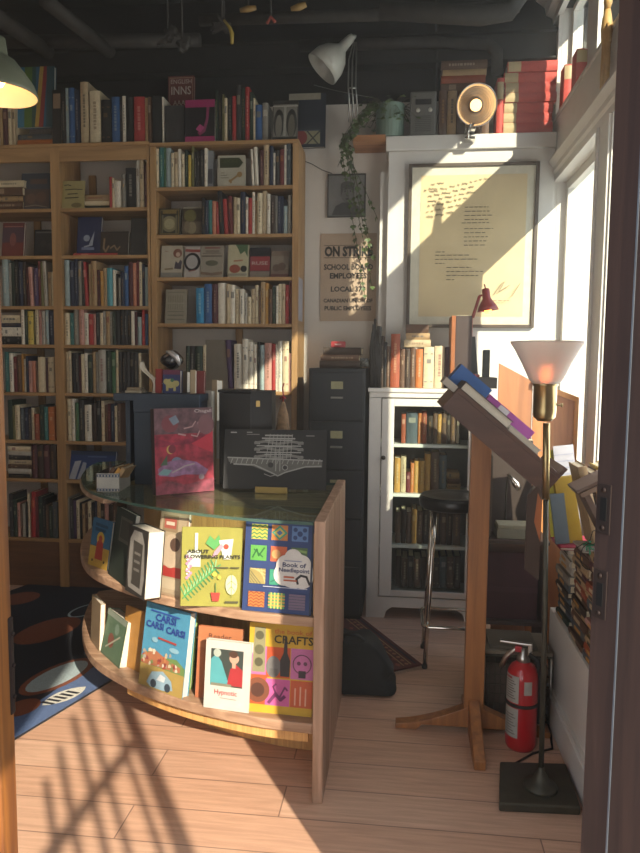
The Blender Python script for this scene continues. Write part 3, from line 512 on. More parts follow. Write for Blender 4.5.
fo('wide grey-brown portfolio standing cover-out on the fifth shelf', 205.5, 227.5, 391, 340, 'C', 4, '#857866', [('r', 0, 0, 1, .2, '#8e7c66')], dy=.015, lean=3, t=.012)
fo('blue wide book with white sails on the seventh shelf', 68, 114, 481, 452, 'A', 6, '#23438a', [('r', 0, .86, 1, 1, '#2a3f68'), ('p', [(.02, .0), (.12, .62), (.26, .66), (.16, .0)], '#b8bcc6'), ('p', [(.20, .0), (.30, .6), (.38, .58), (.34, .0)], '#a9aebb'), ('p', [(.40, .0), (.46, .3), (.54, .34), (.5, .0)], '#9aa0ae'), ('r', .56, .2, .9, .5, '#33343c'), ('l', [(.4, .8), (.8, .8)], .04, '#6079b0')], dy=.03, lean=14)

# ============================================================ display counter
drift = wood('driftwood_oak', '#8a6a52', '#b3917a', .55, 'Z', 8, 12); drifth = wood('driftwood_shelf', '#8c6c55', '#b49479', .5, 'X', 8, 12); ply = wood('ply_panel', '#b98a52', '#d3a768', .5, 'Z', 12, 20)
def catmull(pts, n=6):
    out = []; P = [pts[0]]+pts+[pts[-1]]
    for i in range(1, len(P)-2):
        p0, p1, p2, p3 = [Vector(p) for p in P[i-1:i+3]]
        for k in range(n):
            t = k/n; out.append(tuple(.5*((2*p1)+(-p0+p2)*t+(2*p0-5*p1+4*p2-p3)*t*t+(-p0+3*p1-3*p2+p3)*t**3)))
    out.append(tuple(pts[-1])); return out
curve = catmull([(-.258, 2.125), (-.47, 2.15), (-.73, 2.230), (-.97, 2.352), (-1.185, 2.530), (-1.345, 2.79), (-1.45, 3.08), (-1.485, 3.27)])
back = [(-1.36, 3.36), (-1.02, 3.10), (-.85, 2.88), (-.258, 2.88)]
def offset(c, d):
    out = []
    for i, p in enumerate(c):
        a = Vector(c[max(0, i-1)]); b_ = Vector(c[min(len(c)-1, i+1)]); t = (b_-a).normalized(); n = Vector((t.y, -t.x)) ; out.append(tuple(Vector(p)+n*d))
    return out
root = thing('display_counter', 'curved wooden book display counter with a glass top and two shelves', 'counter', (-.6, 2.6, 0)); Mi = Matrix.Translation(-root.location)
GZ, UZ, LZ = .905, .600, .250
b = MB(); b.cham(-.256, -.222, 2.10, 2.885, 0, .915, drift, .004); b.build('side_panel', root, Mi)
for z, th in ((UZ, .032), (LZ, .035)):
    b = MB(); b.prism(curve+back, 'Z', z-th, z, drifth); b.build('shelf', root, Mi, bevel=.004)
inner = offset(curve, .27); inner = [(x, y) for x, y in inner if x < -.262]; inner = [(-.262, 2.40)]+inner
def wall_strip(c, th, z0, z1, m):
    b = MB(); o2 = offset(c, .014); b.prism(list(c)+o2[::-1], 'Z', z0, z1, m); return b
wall_strip(inner, .014, .002, LZ-.036, ply).build('plinth', root, Mi)
ap = [p for p in offset(curve, .035) if -1.02 < p[0] < -.262]; wall_strip(ap, .014, LZ-.082, LZ-.0352, ply).build('apron', root, Mi)
wall_strip(inner, .014, LZ+.001, UZ-.033, ply).build('back_board', root, Mi)
wall_strip(inner, .014, UZ+.001, GZ-.030, ply).build('back_board', root, Mi)
b = MB(); b.prism(inner+[(-1.30, 3.30), (-1.0, 3.02), (-.85, 2.86), (-.262, 2.86)], 'Z', GZ-.030, GZ-.012, drifth); b.build('top_rail', root, Mi)
b = MB(); b.box(-.90, -.262, 2.862, 2.878, .0, GZ-.012, drift); b.build('rear_board', root, Mi)
b = MB(); b.box(-.262, -.258, 2.14, 2.40, UZ+.001, GZ-.04, ply); b.cham(-.280, -.258, 2.38, 2.40, 0, LZ-.036, ply, .002); b.build('corner_post', root, Mi)
# glass
gtop = mat('glass_edge_green', '#5f7f74', .12, var=0, trans=.5, ior=1.3)
def glass_top_mat():
    m = bpy.data.materials.new('counter_glass'); m.use_nodes = True; n = m.node_tree; n.nodes.clear()
    o = n.nodes.new('ShaderNodeOutputMaterial'); mx = n.nodes.new('ShaderNodeMixShader'); tr = n.nodes.new('ShaderNodeBsdfTransparent'); gl = n.nodes.new('ShaderNodeBsdfGlossy')
    lw = n.nodes.new('ShaderNodeLayerWeight'); lw.inputs[0].default_value = .5; gl.inputs['Roughness'].default_value = .02; tr.inputs[0].default_value = (.80, .90, .86, 1); gl.inputs[0].default_value = (.9, 1, .96, 1)
    p = n.nodes.new('ShaderNodeMath'); p.operation = 'POWER'; p.inputs[1].default_value = 3; q = n.nodes.new('ShaderNodeMath'); q.operation = 'MULTIPLY_ADD'; q.inputs[1].default_value = .62; q.inputs[2].default_value = .03
    n.links.new(lw.outputs['Facing'], p.inputs[0]); n.links.new(p.outputs[0], q.inputs[0]); n.links.new(q.outputs[0], mx.inputs[0])
    n.links.new(tr.outputs[0], mx.inputs[1]); n.links.new(gl.outputs[0], mx.inputs[2]); n.links.new(mx.outputs[0], o.inputs[0]); return m
gm = glass_top_mat(); b = MB(); gcurve = offset(curve, .01); gp = [(-.262, gcurve[0][1])]+[p for p in gcurve if p[0] < -.27]+[(-1.355, 3.34), (-1.01, 3.085), (-.845, 2.87), (-.262, 2.87)]; n_ = len(gp)
z0, z1 = GZ-.012, GZ-.002
b.add([(x, y, z1) for x, y in gp], [list(range(n_))], gm); b.add([(x, y, z0) for x, y in gp], [list(range(n_))[::-1]], gm)
b.add([(x, y, z) for z in (z0, z1) for x, y in gp], [(i, (i+1) % n_, n_+(i+1) % n_, n_+i) for i in range(n_)], gtop); b.build('glass_top', root, Mi)
b = MB(); lip = [p for p in offset(curve, .004) if p[0] < -1.05]; lip2 = offset(lip, .05); b.prism(lip+lip2[::-1], 'Z', GZ-.03, GZ-.0125, drifth); b.build('glass_lip', root, Mi, bevel=.003)

# ---- books on the two shelves
def sb(label, bl, br, yt, z, col, items=(), lean=9, t=.02, **k): return face_book(label, bl, br, yt, z, col, items, lean, t, **k)
quilt = [('r', 0, 0, 1, 1, '#2a4384')]
def zigzag(x0, z0, x1, z1, c1, c2, n=4):
    out = [('r', x0, z0, x1, z1, c1)]
    for i in range(n):
        zz = z0+(z1-z0)*(i+.3)/n; m_ = 6; out.append(('l', [(x0+(x1-x0)*j/m_, zz+((z1-z0)*.12 if j % 2 else 0)) for j in range(m_+1)], .011, c2))
    return out
X_, Z_ = [.09, .385, .68], [.05, .30, .55, .78]; sw, shh = .235, .165
def sq(i, j): return X_[i], Z_[j], X_[i]+sw, Z_[j]+shh
a = sq(0, 3); quilt += zigzag(*a, '#e0c84a', '#3ea05c')
a = sq(1, 3); cx, cz = (a[0]+a[2])/2, (a[1]+a[3])/2; quilt += [('r', *a, '#e88a3c'), ('p', [(cx-.117, cz), (cx, cz-.082), (cx+.117, cz), (cx, cz+.082)], '#3fae8e'), ('p', [(cx-.08, cz), (cx, cz-.056), (cx+.08, cz), (cx, cz+.056)], '#e8d04a'), ('p', [(cx-.045, cz), (cx, cz-.03), (cx+.045, cz), (cx, cz+.03)], '#4a7ac8')]
a = sq(2, 3); quilt += [('r', *a, '#5b86c4')]+[('c', a[0]+.05+.135*(k % 2), a[1]+.04+.085*(k//2), .024, '#24407c') for k in range(4)]+[('c', (a[0]+a[2])/2, (a[1]+a[3])/2, .03, '#24407c')]
a = sq(0, 2); quilt += [('r', *a, '#63c04c'), ('l', [(a[0]+.03, a[1]+.03), (a[0]+.09, a[1]+.12), (a[0]+.12, a[1]+.05), (a[0]+.2, a[1]+.14)], .014, '#2c7a3a'), ('l', [(a[0]+.05, a[1]+.12), (a[0]+.18, a[1]+.04)], .012, '#2c7a3a')]
a = sq(1, 2); quilt += [('r', *a, '#e8663a'), ('c', a[0]+.08, a[1]+.08, .05, '#f0a860')]
a = sq(2, 2); quilt += [('r', *a, '#55764a'), ('l', [(a[0]+.02, a[1]+.14), (a[2]-.02, a[1]+.12)], .02, '#8bb060')]
a = sq(0, 1); quilt += [('r', *a, '#b9a458')]+[('l', [(a[0]+.01, a[1]+.03+.035*k), (a[0]+.03+.045*k if .045*k < .2 else a[2], a[1]+.005)], .008, '#7c7a52') for k in range(4)]+[('l', [(a[0]+.05*k+.02, a[3]-.005), (a[2]-.005, a[1]+.16-.04*k-.02)], .008, '#dfcf86') for k in range(4)]
a = sq(1, 1); quilt += [('r', *a, '#38a884'), ('l', [(a[0]+.02, a[1]+.03), (a[2], a[1]+.12)], .012, '#2a8468')]
a = sq(2, 1); quilt += [('r', *a, '#8aa45a')]
a = sq(0, 0); quilt += zigzag(*a, '#e08a3a', '#b4512c', 5)
a = sq(1, 0); quilt += [('r', *a, '#54b068')]+[('l', [(a[0], a[1]+.03+.035*k), (a[2], a[1]+.03+.035*k)], .012, '#e89a48') for k in range(4)]+[('l', [(a[0]+.04+.05*k, a[1]), (a[0]+.04+.05*k, a[3])], .012, '#e0d25a') for k in range(4)]
a = sq(2, 0); quilt += [('r', *a, '#7f6a8a')]+[('l', [(a[0], a[1]+.02+.03*k), (a[2], a[1]+.02+.03*k)], .006, '#5c5470') for k in range(5)]
quilt += [('c', .74, .47, .21, '#e9e4de', .19), ('c', .60, .42, .12, '#e9e4de'), ('c', .86, .40, .12, '#e9e4de'), ('c', .72, .60, .10, '#e9e4de'), ('c', .62, .52, .11, '#e9e4de'), ('c', .85, .54, .10, '#e9e4de'),
  ('t', .73, .565, .24, 'Elsa Williams', '#4a5078', .03), ('t', .74, .505, .34, 'Book of', '#27326a', .066, .03), ('t', .74, .45, .44, 'Needlepoint', '#27326a', .062, .03), ('t', .68, .38, .2, 'Bargello', '#d0603a', .038), ('l', [(.80, .33), (.78, .38), (.84, .42), (.92, .41), (.95, .36), (.97, .33)], .020, '#26252e'), ('r', .3, .275, .94, .283, '#c7cde4'), ('r', .975, .0, 1, 1, '#20304f')]
quilt = [q for q in quilt if not (q[0] == 't' and q[4] in ('Elsa Williams', 'Bargello'))]+[('l', [(.60, .57), (.84, .57)], .010, '#9aa0bc'), ('l', [(.6, .395), (.74, .395)], .016, '#d0603a'), ('l', [(.6, .36), (.78, .36)], .014, '#d0603a')]
sb('large blue needlework book with patterned squares on the upper display shelf', (242, 610), (311, 616), 523.5, UZ, '#2a4384', quilt, t=.03)
leafs = [('r', 0, 0, 1, 1, '#aaa63a')]
for k in range(11):
    x = .06+.05*k; z = .13+.035*k; leafs += [('l', [(x, z), (x-.07, z+.11)], .013, '#3f9a50'), ('l', [(x, z), (x+.02, z+.11)], .012, '#8fd08a'), ('l', [(x, z), (x+.09, z+.05)], .013, '#55b060'), ('l', [(x, z), (x+.07, z-.06)], .013, '#348a48')]
leafs += [('l', [(.04, .1), (.62, .52)], .012, '#4fae58'), ('r', .10, .5, .32, .70, '#e2e6d2'), ('r', .22, .56, .27, .93, '#e9ecd9')]
for k in range(10): leafs += [('c', .10+.03*(k % 3), .36+.03*k, .020, '#d58fb0'), ('c', .13-.03*(k % 2), .38+.03*k, .012, '#f0e4e8')]
leafs += [('p', [(.40, .80), (.47, .90), (.55, .84), (.62, .91), (.66, .80), (.54, .72)], '#59b45a'), ('p', [(.62, .84), (.86, .86), (.82, .60), (.70, .60)], '#eceede'), ('c', .74, .76, .035, '#d5452c'), ('p', [(.50, .62), (.58, .64), (.7, .76), (.66, .80), (.55, .70)], '#d9a0b4'),
  ('t', .28, .675, .36, 'ABOUT', '#34331c', .062, .035), ('t', .52, .61, .92, 'FLOWERING PLANTS', '#34331c', .062, .035), ('t', .74, .49, .4, 'PHYLLIS', '#5b5832', .028),
  ('c', .84, .28, .075, '#d9dfb0', .125), ('l', [(.84, .12), (.84, .42)], .006, '#8f9a3a'), ('l', [(.78, .2), (.84, .26), (.9, .2)], .005, '#8f9a3a'), ('l', [(.77, .28), (.84, .33), (.91, .28)], .005, '#8f9a3a'), ('p', [(.50, .18), (.66, .18), (.635, .07), (.53, .07)], '#d03a2c'), ('l', [(.58, .18), (.58, .30)], .008, '#3f7c3a'), ('c', .56, .41, .03, '#e0d43e'), ('c', .64, .37, .025, '#e0d43e'), ('r', .74, .05, .96, .075, '#5b5832')]
leafs = [q for q in leafs if not (q[0] == 't' and q[4] == 'PHYLLIS')]+[('l', [(.56, .495), (.78, .495)], .014, '#5b5832'), ('l', [(.82, .495), (.96, .495)], .014, '#5b5832')]
sb('yellow-green botanical book with leaf drawings on the upper display shelf', (180.5, 606), (241, 607), 530.5, UZ, '#b3ad33', leafs, t=.018)
sb('tan illustrated book with a small red title plate behind the yellow-green one', (153, 592), (181, 599), 513, UZ, '#b99c78', [('r', .05, .03, .95, .97, '#c9b08c'), ('r', .12, .74, .66, .94, '#a58a64'), ('r', .18, .78, .6, .90, '#c05a48'), ('r', .24, .82, .54, .86, '#e5d3b8'), ('r', .0, .22, 1, .34, '#c8342c'), ('c', .5, .52, .16, '#dcc0a0', .2), ('c', .62, .60, .08, '#6a4c3c'), ('r', .1, .08, .9, .2, '#d7c29e')], t=.015)
sb('thick black book with white ornamental frame, pages toward the viewer', (125, 590), (144, 601), 529, UZ, '#3d3733', [('p', [(.15, .08), (.85, .05), (.93, .3), (.85, .8), (.7, .95), (.3, .95), (.12, .8), (.08, .3)], '#a9a49c'), ('p', [(.28, .15), (.75, .13), (.78, .78), (.3, .8)], '#524b45'), ('t', .52, .62, .36, 'THE', '#b9b3aa', .07), ('t', .52, .50, .4, 'BOOK', '#b9b3aa', .07), ('t', .52, .38, .3, 'OF', '#b9b3aa', .07), ('c', .3, .9, .05, '#b5b0a8'), ('c', .5, .93, .05, '#b5b0a8'), ('c', .7, .9, .05, '#b5b0a8')][:2]+[('l', [(.3, .2), (.3, .75)], .02, '#8c867e'), ('l', [(.4, .62), (.68, .62)], .03, '#8c867e'), ('l', [(.4, .5), (.66, .5)], .03, '#8c867e'), ('l', [(.4, .38), (.66, .38)], .03, '#8c867e')], t=.062, lean=5)
sb('dark green book with a small photograph on its cover', (108, 574), (126, 588), 512, UZ, '#2b3a30', [('r', .3, .55, .9, .9, '#6c6a5c'), ('r', .36, .6, .84, .86, '#4d4a3e')], t=.02)
sb('small blue and yellow children’s board book with a red puppet, far left', (88, 564), (107, 571), 521, UZ, '#2f6c96', [('r', 0, 0, 1, .42, '#d9a83a'), ('c', .5, .6, .14, '#e0b23c'), ('p', [(.3, .16), (.7, .16), (.66, .5), (.5, .62), (.34, .5)], '#c43c2c'), ('c', .5, .6, .07, '#c2472c'), ('l', [(.2, .88), (.8, .86)], .05, '#1c4668'), ('l', [(.2, .78), (.7, .77)], .05, '#1c4668'), ('c', .2, .12, .03, '#3a2b20'), ('c', .8, .14, .03, '#3a2b20')], t=.012)
# lower shelf
crafts = [('r', 0, 0, 1, 1, '#e8b41e'), ('r', .0, .09, .30, .74, '#d9551f'), ('r', .28, .40, .645, .74, '#e8541e'), ('r', .655, .40, 1, .74, '#d56cae'), ('r', .28, .09, .655, .385, '#e25aa8'), ('r', .665, .09, 1, .385, '#e05a2a'), ('r', .0, .42, .28, .74, '#cf6aa8'),
  ('p', [(.06, .45), (.26, .45), (.25, .95), (.08, .95)], '#9a9468'), ('c', .16, .86, .05, '#5d5a3c'), ('c', .16, .70, .055, '#6d6a48'), ('c', .16, .56, .05, '#5d5a3c'), ('c', .16, .25, .14, '#8c4a2c'), ('c', .16, .25, .08, '#5c3020'),
  ('c', .39, .52, .085, '#7d7a78', .12), ('r', .33, .42, .46, .5, '#6d6a68'), ('p', [(.50, .42), (.64, .42), (.645, .6), (.60, .68), (.59, .86), (.55, .86), (.54, .68), (.49, .6)], '#3c3436'), ('c', .83, .57, .11, '#6b3a58'), ('c', .83, .57, .098, '#d56cae'), ('c', .78, .58, .022, '#6b3a58'), ('c', .88, .58, .022, '#6b3a58'), ('r', .78, .42, .89, .50, '#3a2c34'),
  ('l', [(.34, .12), (.44, .22), (.52, .16), (.58, .2)], .03, '#7c2c66'), ('l', [(.46, .2), (.40, .3), (.44, .33)], .016, '#7c2c66'), ('l', [(.5, .18), (.58, .3), (.62, .27)], .016, '#7c2c66'), ('l', [(.74, .12), (.74, .3)], .014, '#f0b090'), ('l', [(.82, .12), (.82, .32)], .014, '#f0b090'), ('l', [(.9, .12), (.9, .3)], .014, '#f0b090'),
  ('t', .68, .895, .58, 'the book of', '#e07020', .075), ('t', .69, .79, .60, 'CRAFTS', '#3a3212', .125, .02)]
sb('yellow, pink and orange crafts book on the lower display shelf', (246.5, 711), (311.5, 717.5), 629.5, LZ, '#e8b41e', crafts, t=.022)
sb('white paperback with a photo of a woman in red, in front on the lower shelf', (203.5, 707), (248.5, 713.5), 645, LZ, '#d8d2c6', [('r', .0, .0, 1, 1, '#dcd6ca'), ('r', .12, .34, .84, .88, '#3f4a44'), ('p', [(.12, .34), (.12, .72), (.24, .80), (.36, .70), (.52, .42), (.52, .34)], '#4fb0b8'), ('c', .26, .82, .06, '#b9c4b4'), ('p', [(.50, .36), (.56, .60), (.68, .68), (.84, .60), (.84, .36)], '#c22a30'), ('c', .64, .76, .075, '#d9a68a'), ('c', .62, .82, .07, '#5a3626', .05), ('r', .60, .62, .68, .70, '#d9a68a'), ('r', .14, .34, .6, .38, '#8a8a72'), ('t', .48, .22, .5, 'Hypnotic', '#cf3a38', .10), ('l', [(.36, .17), (.72, .165)], .010, '#a89f94')], t=.022, lean=7)
COL.objects[-1]
sb('orange-brown book behind the white paperback', (195, 697), (239, 703), 632, LZ, '#c06a3c', [('r', 0, 0, 1, 1, '#c46c3e'), ('r', .0, .7, 1, 1, '#cf7a48'), ('t', .5, .84, .5, 'Reader', '#6a3420', .10)][:2]+[('t', .5, .84, .52, 'Reader', '#6a3420', .10)], t=.015)
car = [('r', 0, 0, 1, 1, '#4aa5cf'), ('r', 0, .0, 1, .30, '#c9a650'), ('p', [(0, .34), (.2, .44), (.5, .40), (.8, .42), (1, .34), (1, .26), (0, .26)], '#7aa055'), ('p', [(.05, .36), (.3, .46), (.6, .38), (.9, .34), (.9, .28), (.05, .26)], '#c9784e'), ('c', .25, .40, .04, '#e0cdb0'), ('c', .5, .36, .04, '#d04a3c'), ('c', .7, .33, .035, '#e8ddc8'), ('p', [(.2, .06), (.3, .2), (.55, .24), (.75, .16), (.8, .06), (.6, .02), (.3, .02)], '#9cc2d8'), ('c', .36, .07, .05, '#3a4a5a'), ('c', .68, .07, .05, '#3a4a5a'), ('p', [(.42, .12), (.5, .2), (.62, .18), (.6, .12)], '#e6eef2'), ('c', .3, .58, .05, '#8fc8e0', .03), ('c', .75, .52, .08, '#8fc8e0', .03),
  ('t', .50, .81, .46, 'CARSI', '#2448b0', .12, .03), ('t', .27, .715, .40, 'CARSI', '#2448b0', .11, .03), ('t', .74, .70, .42, 'CARSI', '#2448b0', .11, .03), ('l', [(.15, .92), (.8, .91)], .014, '#2a56c0'), ('t', .6, .60, .4, 'ALL ON', '#c8403a', .045)]
car = [q for q in car if not (q[0] == 't' and q[4] == 'ALL ON')]+[('l', [(.38, .615), (.78, .60)], .018, '#c8403a')]
rc = random.Random(9)
town = [('p', [(x, z), (x+a, z+.01), (x+a, z+b_), (x+a/2, z+b_+.02), (x, z+b_)], rc.choice(['#c9543c', '#e0c9a0', '#d98a52', '#8a9a58', '#b8b0a0', '#a5443c', '#efe2c8'])) for x, z, a, b_ in [(rc.uniform(.02, .9), .26+rc.random()*.17, rc.uniform(.04, .08), rc.uniform(.02, .04)) for _ in range(34)]]
car = car[:4]+town+car[7:]
sb('blue picture book with a hillside town and a white car on the lower shelf', (138.5, 683), (182, 699.5), 611, LZ, '#4aa5cf', car, t=.030, lean=9)
sb('lime green book behind the blue picture book', (150, 676), (190, 690), 613, LZ, '#8cc63a', [('r', 0, 0, 1, 1, '#93cc3e')], t=.012, lean=7)
sb('orange book half hidden behind the small green one', (121, 664), (146, 676), 612, LZ, '#c98a34', [], t=.01, lean=7)
sb('small green picture book with pale pages near the left end of the lower shelf', (100.5, 652), (119, 669), 617, LZ, '#5c7a5a', [('r', .04, .04, .96, .96, '#668a68'), ('c', .4, .4, .16, '#a05a48'), ('c', .6, .7, .12, '#8aa890'), ('l', [(.2, .2), (.8, .6)], .03, '#c9c4a8'), ('r', 0, .88, 1, 1, '#9fae9a')], t=.045, lean=12)
sb('tan board book standing edge-on at the far left of the lower shelf', (90.5, 640), (99, 652), 600, LZ, '#b89a74', [], t=.02, lean=3)

# ============================================================ things on the glass top
GT = GZ-.0015
cgl = [('r', 0, 0, 1, 1, '~8c2a3a'), ('r', 0, .70, 1, 1, '~5a4045'), ('p', [(0, .66), (.3, .60), (.6, .64), (1, .74), (1, .60), (0, .55)], '~7c2338'), ('p', [(.62, .58), (.8, .64), (1, .72), (1, .46), (.85, .5), (.7, .55)], '#e02c44'), ('c', .26, .82, .10, '#8c4048'), ('p', [(.24, .88), (.36, .92), (.42, .84), (.32, .80)], '#7d8fa0'), ('l', [(.5, .76), (.64, .78), (.70, .84)], .012, '#c79a98'), ('l', [(.40, .70), (.52, .68)], .014, '#c79a98'), ('l', [(.62, .68), (.72, .66), (.78, .74), (.74, .82), (.82, .9)], .012, '#c79a98'), ('c', .88, .80, .10, '#8f5a60', .12), ('c', .26, .52, .048, '#e0b060', .052), ('c', .285, .525, .045, '#8c2a3a', .05), ('c', .36, .36, .07, '#7a86a0'), ('p', [(.04, .3), (.2, .38), (.45, .40), (.7, .36), (.9, .26), (.85, .2), (.5, .22), (.3, .2), (.06, .22)], '~7d5a78'), ('p', [(.03, .24), (.14, .3), (.28, .28), (.2, .22)], '#79a8a6'), ('p', [(.08, .34), (.2, .46), (.2, .34)], '#4d6a50'), ('l', [(.28, .25), (.5, .32), (.66, .34)], .014, '#b7a6a4'), ('c', .78, .18, .035, '#a08a94'), ('c', .24, .13, .02, '#b8a0a0'), ('p', [(0, 0), (1, 0), (1, .16), (.5, .1), (.2, .16), (0, .1)], '~7e3a48')]
sb('big art book with a red and maroon painted jacket standing on the glass top', (156, 495.6), (214, 490.6), 408.5, GT, '#4b3a3c', cgl+[('t', .83, .945, .30, 'Chagall', '#d9c4c0', .055)], t=.045, lean=3)
dg = [('r', 0, 0, 1, 1, '#1b1c1f'), ('r', .06, .935, .12, .955, '#c8c4bc'), ('l', [(.22, .95), (.27, .95)], .012, '#a9a6a0'), ('l', [(.22, .915), (.34, .915)], .012, '#8a8782'), ('l', [(.8, .90), (.88, .90)], .01, '#a9a6a0')]
wl = '#b9b7b0'
for z, x in ((.90, .13), (.85, .16)): dg += [('l', [(.53-x, z), (.53+x, z)], .02, wl)]
for z in (.77, .66, .53): dg += [('r', .30, z-.02, .35, z+.03, wl), ('r', .72, z-.02, .77, z+.03, wl), ('l', [(.30, z), (.40, z+.03), (.53, z-.01), (.66, z+.03), (.77, z)], .035, '#8f8d88'), ('l', [(.32, z-.045), (.75, z-.045)], .016, wl), ('l', [(.40, z+.05), (.66, z+.05)], .016, wl)]
for k in range(7): dg += [('l', [(.41+.04*k, .50), (.45+.036*k, .92)], .008, wl)]
dg += [('p', [(.04, .52), (.96, .48), (.96, .37), (.78, .36), (.60, .27), (.53, .21), (.45, .27), (.28, .38), (.12, .40), (.05, .45)], '#77756f'), ('l', [(.04, .52), (.53, .50), (.96, .48)], .018, wl), ('l', [(.1, .41), (.3, .40), (.46, .28), (.53, .22), (.6, .28), (.8, .38), (.95, .39)], .018, wl)]
for k in range(18): dg += [('l', [(.07+.05*k, .42-.0*(k % 2)), (.085+.05*k, .50)], .010, wl), ('l', [(.09+.05*k, .50), (.07+.05*k, .43)], .007, wl)]
dg += [('c', .60, .36, .05, wl), ('c', .60, .36, .036, '#3a3a3a'), ('c', .46, .40, .045, '#3a3a3a'), ('l', [(.51, .3), (.51, .62)], .014, wl), ('l', [(.55, .3), (.55, .62)], .014, wl), ('l', [(.4, .25), (.46, .21), (.52, .24)], .01, wl)]
sb('wide black book with a white line diagram, propped on an easel on the counter', (223, 488.5), (326, 490), 431, GT+.008, '#1b1c1f', dg, t=.02, lean=12)
A = PZ(254, 491.5, GT); B = PZ(292, 491.5, GT)
t = thing('book_easel', 'small brass book easel holding the wide black book', 'easel', ((A.x+B.x)/2, A.y, GT)); brass = mat('aged_brass', '#a98f5a', .32, 1.0, var=.08)
b = MB(); b.cham(-.062, .062, -.030, -.022, .0, .024, brass, .002); b.cham(-.062, .062, -.022, -.002, .0, .007, brass, .002); b.cham(-.012, .012, -.034, -.002, 0, .006, brass, .002); b.build('ledge', t)
b = MB()
b.tube([(-.03, .0, .004), (-.03, .10, .004)], .004, brass); b.tube([(.03, .0, .004), (.03, .10, .004)], .004, brass); b.tube([(-.03, .10, .004), (.03, .10, .004)], .004, brass); b.build('base_frame', t)
b = MB(); b.tube([(0, .055, .004), (0, .095, .13)], .004, brass); b.build('back_strut', t)
# dark blue-grey cabinet
navy = mat('slate_blue_paint', '#2f3a47', .5, var=.08, scale=8)
P0 = PY(135, 490, 2.69); zt = 1.270; x0 = P0.x; x1 = PY(199, 400, 2.69).x; yn = P0.y
t = thing('desktop_cabinet', 'slate blue desktop cabinet with an overhanging top behind the red art book', 'cabinet', (x0, yn, GT+.0008)); hh = zt-GT
b = MB(); b.cham(0, x1-x0, 0, .02, 0, hh-.03, navy, .002); b.build('front_panel', t)
for q in ((-.06, -.04, .06, .17), (0, .018, .021, .17), (x1-x0-.02, x1-x0, .021, .17), (-.04, -.0005, .15, .17)): b = MB(); b.cham(*q, 0, hh-.031, navy, .002); b.build('side_panel', t)
b = MB(); b.cham(-.085, x1-x0+.004, .0, .18, hh-.03, hh, navy, .003); b.cham(0, x1-x0+.004, -.006, -.0005, hh-.075, hh, navy, .003); b.build('top_panel', t)
ZN = zt+.0015
# on the cabinet
b = MB(); pp = PY(152, 388.5, 2.74)
n = 14; vs = []
for i in range(n+1):
    u = i/n; zz = .125*u; xc = .026-.052*u+.012*sin(u*6); wv = .030*(1-u*.72)+.004*sin(u*9); yo = .018*sin(u*5)
    for k in range(5): q = k/4-.5; vs.append((xc+wv*2*q*.8, yo+.010*cos(q*5), zz))
fs = [(i*5+k, i*5+k+1, i*5+k+6, i*5+k+5) for i in range(n) for k in range(4)]
b.add(vs, fs, paperw, None, True); o = b.build('curled_receipt'); o.location = (pp.x, 2.74, ZN); m_ = o.modifiers.new('s', 'SOLIDIFY'); m_.thickness = .0008
tag(o, 'curled white paper roll end standing on the blue desktop cabinet', 'paper')
def nb(label, x0, x1, yt, col, items=(), t=.02, lean=4, Y=2.72, yb=389, **k): return face_book(label, (x0, yb), (x1, yb), yt, ZN, col, items, lean, t, Y=Y, **k)
nb('small book with a yellow elephant on dark blue, on the desktop cabinet', 162.5, 180, 370, '#2c3a78', [('r', 0, .8, 1, 1, '#7a3050'), ('c', .45, .42, .22, '#cdbf72', .2), ('c', .78, .42, .13, '#cdbf72'), ('c', .2, .5, .12, '#cdbf72'), ('r', .2, .1, .34, .36, '#cdbf72'), ('r', .62, .1, .76, .36, '#cdbf72'), ('c', .55, .56, .08, '#3a7a58')], t=.03)
nb('small red notebook standing left of the elephant book', 155.5, 161.5, 369, '#b2302c', t=.012, Y=2.74)
nb('narrow cream paperback standing right of the elephant book', 190, 195, 370, '#c2a982', t=.05, Y=2.71)
nb('dark red book leaning at the right of the desktop cabinet', 195.5, 204, 371, '#8a2c2c', t=.02, Y=2.74)
face_book('pale tan folder standing just right of the desktop cabinet', (211.5, 478), (216.5, 478), 380, GT, '#c9ac82', (), 2, .10, Y=2.88)
face_book('cream magazine pages standing behind the red art book, right edge', (204.5, 478), (211, 478), 391, GT, '#c4bcae', (), 2, .05, Y=2.80)
face_book('thin pale grey magazine standing between the art book and the black book', (216.2, 476), (222, 476), 421, GT, '#b7b2a8', [('r', 0, 0, 1, .4, '#b59c7c')], 2, .05, Y=2.76)
b = MB(); a = PY(124, 391.5, 2.70); b.cham(0, .065, 0, .06, 0, .010, C('#b9a98c'), .002); b.cham(.004, .062, .004, .055, .010, .024, C('#8f7a5a'), .003, T(0, 0, 0) @ RX(radians(-6))); o = b.build('card_packet'); o.location = (a.x, 2.71, ZN); tag(o, 'small tan packet lying on the left overhang of the blue cabinet', 'packet')
# glossy black bag with a silver handle
b = MB(); bm = bmesh.new(); bmesh.ops.create_uvsphere(bm, u_segments=24, v_segments=14, radius=1)
for v in bm.verts: v.co = Vector((v.co.x*.048, v.co.y*.05, v.co.z*.036*(1+.15*sin(v.co.x*4+1))))
b.bm(bm, mat('glossy_black_vinyl', '#17151a', .18, var=.1, coat=.5), None, True)
t = thing('pouch', 'shiny black rounded pouch with a silvery strap on top of the desktop cabinet books', 'pouch', (PY(172, 360, 2.81).x, 2.81, PY(172, 360, 2.81).z)); b.build('body', t)
b = MB(); b.tube([(-.012, -.03, .034), (.012, -.042, .028), (.034, -.044, .012), (.044, -.036, -.02)], [.006, .011, .012, .006], mat('silver_vinyl', '#b8b4b2', .25, .5)); b.build('strap', t)
nb('olive brown case standing behind the elephant book under the pouch', 165, 187, 371, '#6a5a44', t=.05, Y=2.785)
